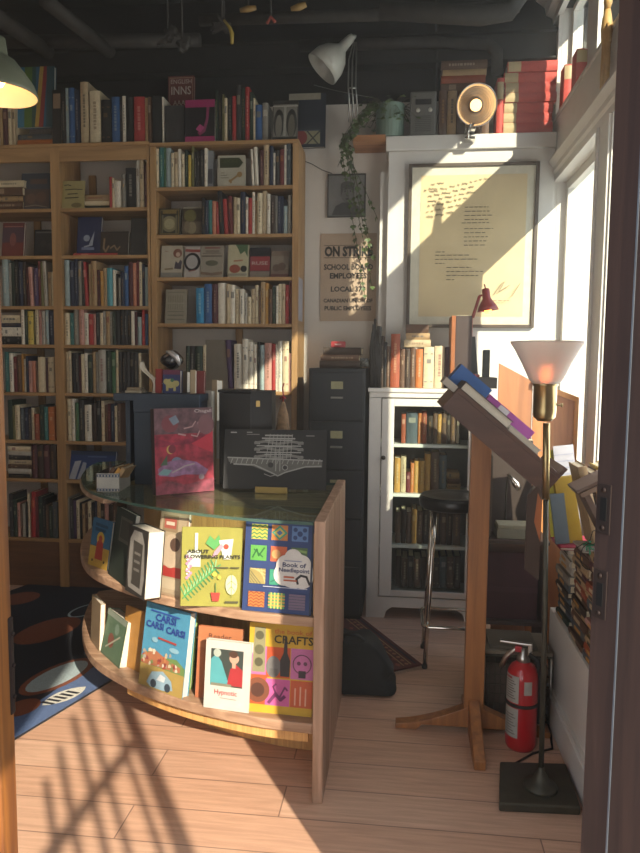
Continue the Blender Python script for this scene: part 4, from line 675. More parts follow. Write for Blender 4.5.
# small card box with books in it
A = PZ(97, 492, GT); B = PZ(120, 492, GT); w_ = B.x-A.x
t = thing('card_box', 'small white box with blue border bands holding tilted books, on the counter’s left end', 'box', (A.x, A.y, GT+.0008), radians(6)); hb = PY(108, 474, A.y).z-GT
cb = C('#c9c6ba'); bb = MB(); bb.box(0, w_, 0, .004, 0, hb, cb); bb.box(w_-.004, w_, .004, .15, 0, hb, cb); bb.box(.004, w_-.004, .146, .15, 0, hb, cb); bb.box(.004, w_-.004, .004, .146, 0, .004, cb); bb.build('box_wall', t)
b = MB(); b.box(-.003, -.0005, .0, .15, 0, hb, C('#5c4a38')); b.build('box_side', t)
b = MB(); art(b, w_, hb, [('r', 0, .80, 1, .96, '#4a5a78'), ('r', 0, .04, 1, .18, '#4a5a78')]+[('r', .06+.14*i, .83, .12+.14*i, .93, '#c9c6ba') for i in range(7)]+[('r', .06+.14*i, .07, .12+.14*i, .15, '#c9c6ba') for i in range(7)]); b.build('printed_bands', t, merge=False)
for i, (xx, col, l_, nm) in enumerate([(.008, 'brown', 34, 'brown book tilted in the small white card box, leftmost'), (.028, 'gold', 36, 'golden brown book tilted in the small white card box'), (.047, 'tan', 34, 'tan book tilted in the small white card box, rightmost')]):
    b = spine_book(.016, .10, .11, col, random.Random(i), False); o = b.build('book'); o.matrix_world = T(A.x+xx-.004, A.y+.02, GT+.008) @ RY(radians(l_)); tag(o, nm, 'book', 'books in the small white card box')
b = spine_book(.008, .115, .12, 'white', random.Random(5), False); o = b.build('book'); pq = PZ(122, 478, GT); o.matrix_world = T(pq.x-.005, pq.y, GT+.006) @ RY(radians(26)); tag(o, 'thin white book leaning beside the small card box on the counter', 'book')
# black cash box with brass catch
P0 = PY(219, 432, 2.73); P1 = PY(251, 432, 2.73); w_ = P1.x-P0.x
t = thing('cash_box', 'tall black metal box with a small brass catch at the back of the counter', 'box', (P0.x, 2.73, GT+.001)); bm_ = mat('black_enamel', '#121214', .35, .3, var=.1); hb = PY(235, 390, 2.73).z-GT
b = MB(); b.cham(0, w_, 0, .125, 0, hb-.012, bm_, .004); b.prism([(w_, .002), (w_+.078, .03), (w_+.078, .12), (w_, .125)], 'Z', 0, hb-.004, bm_); b.build('body', t)
b = MB(); b.cham(-.004, w_+.002, -.004, .129, hb-.012, hb, bm_, .003); b.build('lid', t)
b = MB(); Mz = T(w_+.026, .010, hb-.055) @ RZ(math.atan2(.028, .078)); b.cham(-.008, .008, -.003, .001, -.012, .012, brass, .001, Mz); b.build('catch', t)
# straw ornament with red cord, hanging over the box
pq = PY(283, 410, 2.80)
t = thing('straw_ornament', 'brown woven straw ornament with a red cord beside the black metal box', 'ornament', (pq.x, 2.80, GT+.0005)); straw = mat('straw', '#7a6148', .9, var=.35, scale=60, bump=.6); redc = C('#c0262c')
b = MB(); zt2 = PY(283, 402, 2.78).z-GT; b.lathe([(.0, 0), (.020, .002), (.026, zt2*.3), (.030, zt2*.6), (.022, zt2*.85), (.006, zt2)], straw, 18)
for k in range(7): a = k*.9; b.tube([(.022*cos(a), .022*sin(a), .01), (.031*cos(a+.5), .031*sin(a+.5), zt2*.6), (.008*cos(a+1), .008*sin(a+1), zt2*.98)], .0025, straw, 6)
b.build('body', t)
b = MB(); b.tube([(0, 0, zt2), (.002, -.004, zt2+.03), (-.003, 0, zt2+.055), (.003, .002, zt2+.075)], .003, redc, 8); b.tube([(-.012, -.004, zt2+.012), (0, -.006, zt2+.022), (.013, -.004, zt2+.012)], .0035, redc, 8); b.build('cord', t)

# ============================================================ filing cabinet, white cabinet, wall things
fc = mat('charcoal_steel', '#26282b', .45, .35, var=.08, scale=10)
FX0, FX1, FY, FH = -.486, -.186, 3.68, 1.372
t = thing('filing_cabinet', 'dark grey five-drawer filing cabinet between the bookcase and the white cabinet', 'filing cabinet', ((FX0+FX1)/2, FY, 0)); w_ = FX1-FX0; x0 = -w_/2
b = MB(); b.cham(x0, -x0, .018, .60, .03, FH, fc, .004); b.cham(x0+.01, -x0-.01, .03, .58, 0, .03, fc, .003); b.build('body', t)
for k in range(5):
    z0 = .05+k*.262
    b = MB(); b.cham(x0+.012, -x0-.012, 0, .017, z0, z0+.254, fc, .003); d = b.build('drawer', t)
    b = MB(); b.cham(-.030, .034, -.003, -.0002, z0+.165, z0+.205, mat('label_card', '#8f8a68', .6), .001); b.build('label_holder', d)
    b = MB(); b.cham(-.030, .034, -.018, -.0002, z0+.115, z0+.125, mat('dull_steel', '#8a8780', .35, .9), .002); b.build('handle', d)
z = FH+.0006
for i, (col, xa, xb, yb_2, yt_) in enumerate([('dark_brown', 319.5, 360, 366.5, 359.5), ('brown', 320.5, 359, 359.5, 354), ('dark_brown', 323, 361.5, 354, 347)]):
    a = PY(xa, yb_2, 3.75); c = PY(xb, yt_, 3.75); th = abs(a.z-c.z); b = spine_book(th, c.x-a.x, .2, col, random.Random(i), i == 1); o = b.build('book'); o.matrix_world = T(a.x, 3.75, z+th/2) @ RY(-pi/2+0) @ Matrix(); o.matrix_world = T(a.x, 3.75, z+th/2) @ RY(-pi/2) @ T(0, 0, -(0)); 
    o.matrix_world = T(a.x, 3.75, z+th/2) @ RY(pi/2); z += th+.0006
    tag(o, ['lowest dark brown book lying on the filing cabinet', 'middle brown book of the three lying on the filing cabinet', 'topmost dark brown book on the filing cabinet, under a red card'][i], 'book', 'books on the filing cabinet')
a = PY(331, 347, 3.76); c = PY(345, 341, 3.76); b = MB(); b.cham(a.x, c.x, 3.76, 3.80, z, z+.032, C('#b8232a'), .002); b.box(a.x+.02, c.x-.02, 3.7592, 3.7598, z+.012, z+.019, C('#e0b0a8')); tag(b.build('red_card_box'), 'small bright red card box on top of the books on the filing cabinet', 'box')
b = MB(); pq = PY(364, 360, 3.78)
for k in range(5): a = k*1.2; b.tube([(pq.x+.02*cos(a+s*.9), 3.80+.012*sin(a+s), FH+.010+.011*s) for s in range(5)], [.006, .009, .010, .008, .004], mat('crumpled_dark_foil', '#4a4843', .4, .3, var=.4), 8)
tag(b.build('twisted_ribbon'), 'crumpled dark ribbon bunch at the right corner of the filing cabinet', 'ribbon')
# white glazed cabinet
CX0, CX1, CY, CH = -.168, .420, 3.78, 1.268
gl_ = tglass
t = thing('glazed_cabinet', 'white painted cabinet with a glass door full of old brown books', 'cabinet', ((CX0+CX1)/2, CY, 0)); Mi = Matrix.Translation(-t.location)
b = MB(); b.cham(CX0, CX0+.02, CY+.002, YP-.005, 0, CH-.045, white, .002); b.cham(CX1-.02, CX1, CY+.002, YP-.005, 0, CH-.045, white, .002); b.box(CX0+.02, CX1-.02, 4.095, 4.110, .08, CH-.045, mat('back_shade_colour', '#6f665c', .7)); b.box(CX0+.02, CX1-.02, CY+.03, 4.095, .10, .118, white); b.build('carcass', t, Mi)  # back coloured darker to put shade behind the books
b = MB(); b.cham(CX0-.008, CX1+.012, CY-.014, YP-.002, CH-.022, CH, white, .004); b.cham(CX0+.0, CX1, CY-.004, CY+.03, CH-.05, CH-.022, white, .004); b.build('top', t, Mi)
zs = [.158, .404, .690, .964]
for z in zs[1:]: b = MB(); b.cham(CX0+.021, CX1-.021, CY+.035, 4.094, z-.018, z, white, .002); b.build('shelf', t, Mi)
b = MB(); b.cham(CX0, CX0+.066, CY-.002, CY+.018, .10, CH-.052, white, .003); b.build('face_stile', t, Mi)
DXa, DXb = CX0+.070, CX1-.004
b = MB(); za, zb = .125, CH-.056
b.cham(DXa, DXa+.066, CY-.006, CY+.016, za, zb, white, .003); b.cham(DXb-.052, DXb, CY-.006, CY+.016, za, zb, white, .003); b.cham(DXa+.0665, DXb-.0525, CY-.005, CY+.015, za, .158, white, .002); b.cham(DXa+.0665, DXb-.0525, CY-.005, CY+.015, CH-.096, zb, white, .002); d = b.build('door', t, Mi)
b = MB(); b.box(DXa+.05, DXb-.05, CY+.003, CY+.006, .155, CH-.094, gl_); b.build('glass_pane', d)
b = MB(); b.lathe([(.004, 0), (.004, .012), (.011, .018), (.012, .024), (.007, .030), (0, .031)], mat('dark_knob', '#4a4642', .35, .6), 16, T(DXa+.012, CY-.006, PY(384, 457, CY).z) @ RX(pi/2)); b.build('knob', d)
b = MB(); xs = [(CX0, 0), (CX0, .118), (CX1, .118), (CX1, 0), (CX1-.05, 0), (CX1-.062, .04), (CX1-.09, .062), (CX0+.14, .062), (CX0+.112, .04), (CX0+.10, 0)]
b.prism(xs, 'Y', CY-.004, CY+.016, white); b.build('skirt', t, Mi)
GC = 'old books inside the glazed cabinet'
def crow(where, base, i, spec, Y=3.84, d=.17): row(where, GC, base, Y, spec, zs[i]+.0006, d, .01)
crow('from left, top shelf inside the glazed cabinet', 443.6, 3, '401 405.4 414 rust; 406 417.4 412 slate; 417.8 421 413 orange; 421.4 426.4 411 rust; 426.8 432.4 416 dark_brown; 432.8 437 413 brown; 437.4 441 414 gold; 441.4 446 412 brown; 446.4 450 415 dark_brown; 450.4 455 412 brown; 455.6 460 416 dark_brown')
crow('from left, second shelf inside the glazed cabinet', 494.8, 2, '394 400 458 gold; 400.4 405.6 457 beige; 405.9 410 472 dark_red; 410.2 413.6 463 orange; 413.8 418.4 461 gold; 418.6 424 461 gold; 424.3 430 454 gold; 430.4 438.6 452 brown; 439 446 455 slate')
flat_stack('of the small pile on the cabinet second shelf', GC, 447, 460, '494.5 490 gold 447 460; 490 485 tan 447 461; 485 480 brown 447.5 460; 480 474 tan 447 459.6', 3.85, zs[2]+.0006, .15)
crow('from left, third shelf inside the glazed cabinet', 546, 1, '395 400 512 brown; 400.4 405.4 510 dark_brown; 405.8 411 512 brown; 411.4 416 509 gold; 416.4 422 511 brown; 422.4 428 510 dark_brown; 428.4 434 512 brown; 434.4 440 509 dark_brown; 440.4 446 511 brown; 446.4 452 510 dark_brown; 452.4 460 512 brown')
crow('from left, bottom shelf inside the glazed cabinet', 592, 0, '395 401 556 dark_brown; 401.4 407 558 brown; 407.4 413 556 dark_brown; 413.4 420 559 brown; 420.4 426 557 dark_brown; 426.4 432 556 brown; 432.4 439 558 dark_brown; 439.4 446 556 slate; 446.4 453 557 brown; 453.4 460 556 dark_brown')
GCT = 'books on top of the white cabinet'
ZCT = CH+.0006
row('from left on top of the white cabinet', GCT, 388.5, 3.86, '376.5 380 326 charcoal; 380.3 383.4 336 dark_brown; 383.6 386 342 black; 386.3 389.4 346 brown; 390 399.4 334 rust; 399.8 404.4 349 brown; 404.7 409.6 349 dark_brown; 410 415 348 brown; 415.3 422.6 349 orange; 423 433.6 347 cream; 434 444 346 cream; 444.8 448.6 347 maroon', ZCT, .18)
flat_stack('of the small pile lying across the cabinet-top books', GCT, 404, 430, '346.5 339 beige 404 431; 338.6 332 tan 406 430; 331.6 323 brown 405.5 429', 3.87, PY(410, 347.4, 3.87).z+.001, .13)
for o in COL.objects: pass
b = MB()
p0 = PY(371, 389, 3.80)
for k in range(6):
    xx = p0.x+.012*k*.8; h0 = [.30, .34, .37, .33, .30, .24][k]
    b.tube([(xx, 3.80+.004*(k % 2), ZCT), (xx+.006*sin(k), 3.80, ZCT+h0*.35), (xx-.004, 3.81, ZCT+h0*.7), (xx+.004*cos(k*2), 3.80, ZCT+h0)], [.008, .011, .009, .006], mat('weathered_black_bark', '#2a2622', .8, var=.5, scale=40, bump=.8), 9)
tag(b.build('bark_sculpture'), 'black rough bark-like upright object at the left end of the cabinet top', 'sculpture')
a = PY(449.5, 388, 3.83); c = PY(470, 388, 3.83); hz = PY(460, 316, 3.83).z-ZCT
t = thing('slipcase_volume', 'tallest book on the white cabinet, dark brown with an orange left edge', 'book', (a.x, 3.80, ZCT)); w_ = c.x-a.x
b = MB(); b.cham(.022, w_, 0, .20, 0, hz, C('#4a3630'), .003); b.build('cover', t); b = MB(); b.cham(0, .022, .0, .20, 0, hz, C('#b8642a'), .003); b.build('spine', t); b = MB(); b.box(.026, w_-.006, .002, .195, hz-.001, hz+.001, paper); b.build('pages', t)
for nm, xa, xb, yt_, ln, lab in [('bookend', 471.5, 478, 337, 6, 'taller of two black slabs tilted on the right of the cabinet top'), ('bookend', 483.5, 489, 350, 0, 'shorter of two black slabs beside the tilted one')]:
    a = PY(xa, 375, 3.95); c = PY(xb, 375, 3.95); b = MB(); b.cham(0, c.x-a.x, 0, .10, 0, PY(xa, yt_, 3.95).z-ZCT-.06, C('#2c2b28'), .003); o = b.build(nm); o.matrix_world = T(a.x, 3.93, ZCT+.061) @ RY(radians(-ln)); tag(o, lab, 'bookend')
a = PY(466, 376, 3.92); c = PY(500, 389, 3.92); b = MB(); b.cham(a.x+.03, CX1+.10, 3.90, 4.10, ZCT, ZCT+.06, C('#4e453c'), .003); tag(b.build('document_box'), 'low dark grey document box under the two black slabs on the cabinet', 'box')
# red task lamp
redm = mat('red_lamp_enamel', '#8e2620', .35, var=.06, coat=.3); bulbm = mat('warm_bulb', '#ffb050', .3, emit='#ff9a3c', estr=9)
Yl = 3.96; S0 = PY(472, 318, Yl); S1 = PY(479, 296, Yl); Hc = PY(487, 302, Yl)
t = thing('task_lamp', 'red task lamp with a glowing bulb in front of the framed print', 'lamp', (S0.x, Yl, ZCT+.0605))
Mi = Matrix.Translation(-t.location)
b = MB(); b.lathe([(.0, 0), (.05, 0), (.052, .012), (.03, .02), (.008, .024), (.006, .03), (0, .03)], redm, 24); b.build('base', t)
b = MB(); b.tube([Vector((S0.x, Yl, ZCT+.085)), S0], .005, redm); b.tube([S0, S1], .006, redm); b.tube([S0+Vector((.009, 0, 0)), S1+Vector((.009, 0, .004))], .003, redm); b.build('arm', t, Mi)
b = MB(); hl = [(.0, .075), (.016, .074), (.021, .066), (.022, .02), (.032, .004), (.050, -.024), (.058, -.048), (.055, -.048), (.047, -.022), (.028, .004), (0, .012)]
Mh = T(*Hc) @ RY(radians(-8)); b.lathe(hl, redm, 28, Mh); b.tube([Mh @ Vector((0, 0, .074)), Mh @ Vector((-.004, 0, .098))], .004, redm); b.tube([S1, Mh @ Vector((-.022, 0, .04))], .006, redm); b.build('shade', t, Mi)
b = MB(); b.lathe([(0, -.062), (.014, -.060), (.021, -.046), (.018, -.028), (.010, -.012), (0, -.012)], bulbm, 18, Mh); b.build('bulb', t, Mi)
# framed broadside
fx0, fx1 = PY(406, 328, 4.08).x, PY(534, 328, 4.08).x; fz0, fz1 = PY(470, 327.5, 4.07).z, PY(470, 161, 4.05).z
w_, h_ = fx1-fx0, fz1-fz0
t = thing('framed_print', 'large framed cream broadside poem hung on the white panel', 'picture', (fx0, YP-.032, fz0)); t.rotation_euler = (radians(.6), 0, 0)
fr = mat('dark_frame_wood', '#4c4034', .45, var=.15); gold = mat('pale_gilt', '#c9b98a', .5)
b = MB(); e = .018; b.cham(-.001, e, 0, .03, 0, h_, fr, .002); b.cham(w_-e, w_+.001, 0, .03, 0, h_, fr, .002); b.cham(e, w_-e, 0, .03, 0, e, fr, .002); b.cham(e, w_-e, 0, .03, h_-e, h_, fr, .002); b.build('frame', t)
b = MB(); b.box(e, w_-e, .012, .016, e, h_-e, C('#efe6ca')); b.box(e+.05, w_-e-.045, .0105, .0119, e+.045, h_-e-.045, mat('aged_cream_paper', '#cbb78e', .7, var=.05, scale=5)); b.build('mounted_sheet', t)
b = MB(); ink = '#6a5c42'; its = []
rnd = random.Random(3)
def hand(x0, z, n, s, sl):          # a line of handwriting
    x = x0; out = []
    for _ in range(n):
        L = rnd.randint(2, 6)
        pts = [(x+.006*j, z+sl*(x-x0)+.0065*(1 if j % 2 else -1)*rnd.uniform(.3, 1.2)) for j in range(L*2)]
        out.append(('l', pts, .0028, ink)); x += .006*L*2+.012
        if x > s: break
    return out
for k, (x0, z, s) in enumerate([(.17, .875, .24), (.16, .835, .62), (.15, .805, .50), (.15, .775, .46), (.15, .745, .44), (.14, .71, .40), (.14, .68, .36)]): its += hand(x0, z, 9, s, .16)
its += hand(.12, .84, 2, .2, .2)
def typed(x0, x1, z): 
    x = x0; out = []
    while x < x1: L = rnd.uniform(.012, .045); out.append(('l', [(x, z), (min(x+L, x1), z)], .0045, ink)); x += L+.012
    return out
for z, x0, x1 in [(.735, .44, .62), (.71, .44, .63), (.685, .44, .66), (.66, .44, .62), (.64, .42, .64), (.605, .44, .66), (.58, .44, .60), (.555, .44, .62), (.53, .44, .61), (.505, .44, .60), (.465, .22, .29), (.445, .22, .48), (.42, .22, .55), (.395, .22, .29), (.37, .31, .50), (.345, .31, .6), (.32, .31, .56), (.295, .31, .37), (.165, .68, .80)]: its += typed(x0, x1, z)
its += [('l', [(.68, .20), (.74, .27), (.76, .28), (.72, .22), (.80, .26)], .003, ink), ('l', [(.82, .19), (.88, .27)], .003, ink)]
art(b, w_, h_, its, y=.0095); b.build('lettering', t, merge=False)
# poster
def flat_sheet(name, label, cat, x0, x1, y0, y1, Y, m, items, curl=True):
    a = PY(x0, y1, Y); c = PY(x1, y0, Y); w_, h_ = c.x-a.x, c.z-a.z; t = thing(name, label, cat, (a.x, Y, a.z)); b = MB(); b.box(0, w_, 0, .0012, 0, h_, m); b.build('sheet', t); b = MB(); art(b, w_, h_, items); b.build('lettering', t, merge=False); return t
pk = '#2b2522'
flat_sheet('strike_poster', 'tan paper union poster in block capitals on the white wall', 'poster', 320, 377, 233, 321, 4.292, mat('tan_poster_paper', '#b09a84', .8, var=.08, scale=6),
  [('r', .06, .862, .94, .868, pk), ('r', .06, .722, .94, .728, pk), ('t', .5, .745, .86, 'ON STRIKE', pk, .15, .05), ('t', .5, .59, .88, 'SCHOOL BOARD', pk, .085, .035), ('t', .5, .49, .66, 'EMPLOYEES', pk, .085, .035), ('t', .5, .34, .62, 'LOCAL 379', pk, .08, .035), ('t', .5, .215, .88, 'CANADIAN UNION OF', pk, .06, .035), ('t', .5, .125, .84, 'PUBLIC EMPLOYEES', pk, .065, .035)])
a = PY(327, 217, 4.27); c = PY(366, 173, 4.27); w_, h_ = c.x-a.x, c.z-a.z
t = thing('framed_portrait', 'small framed pencil portrait of a man hung above the poster', 'picture', (a.x, 4.275, a.z))
b = MB(); e = .008; fr2 = C('#4f4b46'); b.cham(0, e, 0, .015, 0, h_, fr2, .001); b.cham(w_-e, w_, 0, .015, 0, h_, fr2, .001); b.cham(e, w_-e, 0, .015, 0, e, fr2, .001); b.cham(e, w_-e, 0, .015, h_-e, h_, fr2, .001); b.build('frame', t)
b = MB(); b.box(e, w_-e, .006, .010, e, h_-e, C('#8b8884')); b.build('drawing_paper', t)
b = MB(); art(b, w_, h_, [('p', [(.12, .05), (.22, .26), (.40, .34), (.62, .34), (.82, .24), (.9, .05)], '#4c4a48'), ('c', .52, .56, .17, '#7b7773', .22), ('c', .52, .74, .16, '#55524f', .09), ('p', [(.34, .72), (.36, .5), (.4, .6), (.42, .74)], '#55524f'), ('p', [(.7, .72), (.68, .5), (.64, .6), (.62, .74)], '#55524f'), ('c', .46, .60, .02, '#3e3c3a'), ('c', .60, .60, .02, '#3e3c3a'), ('l', [(.52, .58), (.50, .50), (.54, .49)], .012, '#4a4846'), ('c', .52, .42, .035, '#3e3c3a', .02), ('l', [(.42, .64), (.50, .65)], .012, '#3e3c3a'), ('l', [(.56, .65), (.64, .64)], .012, '#3e3c3a')], y=.0055); b.build('drawing', t, merge=False)
b = MB(); q = [PY(301, 160, 4.29), PY(312, 164, 4.28), PY(322, 170, 4.275), PY(332, 173.5, 4.268)]; b.tube(q, .0022, C('#2b2826'), 6); q = [PY(301, 88, 4.2), PY(320, 88, 4.15), PY(345, 94, 4.12), PY(372, 98, 4.08)]; o = b.build('wire'); tag(o, 'thin dark wire running along the wall to the framed portrait', 'wire')
b = MB(); b.tube([PY(314, 85, 4.24), PY(333, 90, 4.18), PY(352, 94, 4.14), PY(372, 97.5, 4.10)], .0022, C('#8d8a84'), 6); tag(b.build('wire'), 'pale thin wire rising behind the white desk lamp to the plant pot', 'wire')

# ============================================================ high shelf and what stands on it
SHZ = 2.68
SX0 = PY(352.5, 134, 4.08).x; b = MB(); b.prism([(SX0, SHZ-.036), (SX0+.01, SHZ), (PX0-.008, SHZ), (PX0-.008, SHZ-.036)], 'Y', 4.07, YW-.002, wood('honey_board', '#8e5c34', '#ad784a', .5, 'X'))
tag(b.build('wall_shelf', bevel=.003), 'short wooden plank shelf at the left end of the white header board', 'shelf')
ZS = SHZ+.0008
Yp = 4.17
t = thing('potted_ivy', 'trailing ivy in a ribbed pale green pot on the high shelf', 'plant', (PY(390, 130, Yp).x, Yp, ZS)); potm = mat('pale_green_metal', '#6a7d70', .4, .2, var=.08); r_ = .078
b = MB(); n = 72; vs, fs = [], []
prof = [(.92, 0), (.94, .006), (1, .02), (1.02, .17), (1.06, .175), (1.06, .185), (.97, .185), (.95, .16), (0, .155)]
for r0_, z_ in prof:
    for k in range(n): rr = r_*r0_*(1+(.03*sin(k*2*pi/n*26) if .9 < r0_ < 1.04 else 0)); vs.append((rr*cos(2*pi*k/n), rr*sin(2*pi*k/n), z_))
for i in range(len(prof)-1):
    for k in range(n): fs.append((i*n+k, i*n+(k+1) % n, (i+1)*n+(k+1) % n, (i+1)*n+k))
b.add(vs, fs, potm, None, True); b.build('pot', t); b = MB(); b.lathe([(.0, .150), (.07, .152), (.072, .16), (0, .162)], C('#3a2c20'), 20); b.build('soil', t)
leafm = mat('ivy_leaf', '#4c5e34', .5, var=.35, scale=30); stemm = C('#5a5232'); rnd = random.Random(11)
bl_, bs_ = MB(), MB()
def leaf(bm__, p, s, az, pitch, m=leafm):
    M = T(*p) @ RZ(az) @ RX(pitch); o_ = [(0, 0), (-.45, .12), (-.62, .5), (-.28, .62), (0, 1.05), (.28, .62), (.62, .5), (.45, .12)]
    vs = [(x*s, y*s, -.10*s*abs(x)*2) for x, y in o_]+[(0, .5*s, .05*s)]
    bm__.add(vs, [(i, (i+1) % 8, 8) for i in range(8)], m, M, True)
for k in range(70):
    a = rnd.uniform(1.2, 2*pi+.3); L = rnd.uniform(.03, .13); p = Vector((cos(a)*.05, sin(a)*.04, .165)); e_ = p+Vector((cos(a)*L, sin(a)*L*.7, rnd.uniform(-.10, .07))); e_.y = min(e_.y, .085)
    bs_.tube([p, (p+e_)/2+Vector((0, 0, .02)), e_], .0016, stemm, 5); leaf(bl_, e_, rnd.uniform(.018, .034), a-pi/2+rnd.uniform(-.5, .5), rnd.uniform(-.9, .4))
starts = [(-.075, -.03), (-.08, .0), (-.06, -.06), (-.05, -.07), (-.03, -.075), (-.07, -.05), (-.082, -.01)]
ends = [(344, 134, 4.0), (338, 165, 4.16), (352, 178, 4.2), (362, 205, 4.17), (368, 235, 4.17), (374, 262, 4.2), (372, 290, 4.2), (356, 150, 4.1), (378, 220, 4.18), (366, 300, 4.2)]
for i, (ex, ey, eY) in enumerate(ends):
    s0 = Vector((*starts[i % 7], .17)); E_ = PY(ex, ey, eY)-t.location; side = Vector((SX0-.03-t.location.x-.008*i, -.02-.006*i, .0)) if True else 0
    pts = [s0, Vector((s0.x-.04, s0.y-.02, .19)), Vector((side.x*(.55+.04*(i % 3)), -.09, .10)), Vector((side.x*(.9+.02*(i % 3)), -.12+.01*i, -.02))]
    p3 = pts[-1]
    for q in (.33, .66, 1): pts.append(p3.lerp(E_, q)+Vector((rnd.uniform(-.012, .012), rnd.uniform(-.01, .01), rnd.uniform(-.01, .01))))
    bs_.tube(pts, .0017, stemm, 5)
    for p, q in zip(pts, pts[1:]):
        nn = max(2, int((q-p).length/.035))
        for j in range(nn):
            pp = p.lerp(q, (j+rnd.random()*.6)/nn); leaf(bl_, pp, rnd.uniform(.018, .036), rnd.uniform(0, 2*pi), rnd.uniform(-2.2, -.6))
bs_.build('stems', t); bl_.build('leaves', t)
# small grey radio
a = PY(409.5, 133, 4.13); c = PY(436, 133, 4.13); hz = .245
t = thing('table_radio', 'small grey upright radio with two round dials beside the ivy pot', 'radio', (a.x, 4.12, ZS)); w_ = c.x-a.x; rm = mat('grey_bakelite', '#5d5a54', .45, var=.06)
b = MB(); b.cham(0, w_, 0, .10, 0, hz, rm, .012); b.build('body', t); b = MB(); b.cham(.03, w_-.03, -.002, .002, hz-.075, hz-.045, C('#1c1a18'), .001); b.build('slot', t)
for xx in (.045, w_-.035): b = MB(); b.lathe([(0, 0), (.012, 0), (.011, .006), (0, .008)], mat('bright_dial', '#b9b5a8', .3, .4), 16, T(xx, -.001, hz-.105) @ RX(pi/2)); b.build('dial', t)
b = MB()
for k in range(9): b.box(.03, w_-.03, -.0015, .0005, .025+.010*k, .029+.010*k, C('#4a4741'))
b.build('speaker_grille', t)
# white balanced-arm lamp
lampw = mat('cream_lamp_enamel', '#b9b8ae', .3, var=.04, coat=.4); Yl = 4.10
J = PY(356, 37, Yl); Bp = PY(355, 131, Yl)
t = thing('desk_lamp', 'cream spring-arm desk lamp clamped to the left end of the high shelf', 'lamp', (Bp.x, Yl, ZS)); Mi = Matrix.Translation(-t.location)
b = MB(); b.cham(Bp.x-.02, Bp.x+.02, Yl-.02, Yl+.02, ZS, ZS+.035, steel, .003); b.tube([(Bp.x, Yl, ZS+.03), (Bp.x, Yl, ZS+.07)], .01, steel); b.build('clamp', t, Mi)
b = MB()
for dx in (-.022, 0, .022): b.tube([Vector((Bp.x+dx, Yl, ZS+.05)), PY(352+dx*170, 88, Yl), PY(352.5+dx*170, 60, Yl), PY(355+dx*60, 42, Yl)], .0042, steel, 8)
b.tube([PY(348, 88, Yl), PY(356.5, 88, Yl)], .005, steel, 8); b.build('arm', t, Mi)
b = MB()
for dx in (-.011, .011): b.tube([PY(350.5, 122, Yl)+Vector((dx, .0, 0)), PY(350.5, 92, Yl)+Vector((dx, 0, 0))], .0035, mat('spring_steel', '#8c8a86', .35, .9), 8)
b.build('spring', t, Mi)
Hp, Hb = PY(353, 36, Yl), PY(323, 68, Yl-.03); ax = (Hb-Hp); L = ax.length; q_ = Vector((0, 0, -1)).rotation_difference(ax.normalized()).to_matrix().to_4x4(); Mh = T(*Hp) @ q_
b = MB(); b.lathe([(0, .0), (.018, -.002), (.024, -.02), (.030, -.09), (.042, -.105), (.075, -.14), (.098, -.19), (.104, -L-.01), (.100, -L-.01), (.092, -.19), (.07, -.145), (.03, -.11), (0, -.10)], lampw, 36, Mh); b.tube([J, Hp], .010, steel); b.build('shade', t, Mi)
b = MB(); b.lathe([(0, -.105), (.015, -.11), (.028, -.16), (.02, -.19), (0, -.2)], C('#d8d6d0'), 16, Mh); b.build('bulb', t, Mi)
# brown books and red books
GB = 'old brown books on the high shelf'; GR = 'red volumes on the high shelf'
row('from left, high shelf beside the radio', GB, 133, 4.13, '438.5 446.5 91 brown; 447 456 91 tan; 456.5 465 91 brown; 465.5 473 91 tan; 473.5 481 91 brown; 481.5 489 91 brown', ZS, .13, 0)
zb_ = PY(460, 90.5, 4.13).z+.001
flat_stack('on the brown books of the high shelf', GB, 442, 487, '90 82 brown 441 486; 82 74 rust 441.5 486; 74 68 tan 443 487; 68 59 brown 441.5 488', 4.13, zb_, .13)
redb = mat('red_volume_cloth', '#b5443a', .65, var=.1, scale=40); crl = C('#d9bd86')
def red_vol(th, L, d, lab, M, label_at=(.08, .30)):
    b = MB(); t_ = .003; b.box(-th/2, -th/2+t_, .004, d, 0, L, redb); b.box(th/2-t_, th/2, .004, d, 0, L, redb); n = 6; arc = [(-th/2+th*i/n, .004-.006*sin(pi*i/n)) for i in range(n+1)]; b.prism(arc, 'Z', 0, L, redb); b.box(-th/2, th/2, .0039, .006, 0, L, redb)
    r = thing('book', lab, 'book', (0, 0, 0), 0, GR); r.matrix_world = M; b.build('cover', r)
    b = MB(); b.box(-th/2+t_+.0003, th/2-t_-.0003, .0065, d-.004, .004, L-.004, paper); b.build('pages', r)
    b = MB(); n = 6; arc = [(-th/2*.97+th*.97*i/n, .0034-.0062*sin(pi*i/n)) for i in range(n+1)]; ar2 = [(x, y+.0004) for x, y in arc][::-1]; b.prism(arc+ar2, 'Z', L*label_at[0], L*label_at[1], crl); b.build('spine_label', r)
a = PY(496, 133, 4.12); c = PY(502.5, 133, 4.12); red_vol(c.x-a.x, PY(499, 78, 4.12).z-ZS, .14, 'red volume standing upright left of the red stack, cream label on top', T((a.x+c.x)/2, 4.12, ZS), (.62, .93))
z = ZS; ws = [(503, 553), (503, 552), (503.5, 553), (504, 556), (504, 555), (503, 558), (506, 562)]; hs = [10.2, 9, 9.4, 8.8, 9.4, 9.2, 9.6]
xr_lim = XR-.030
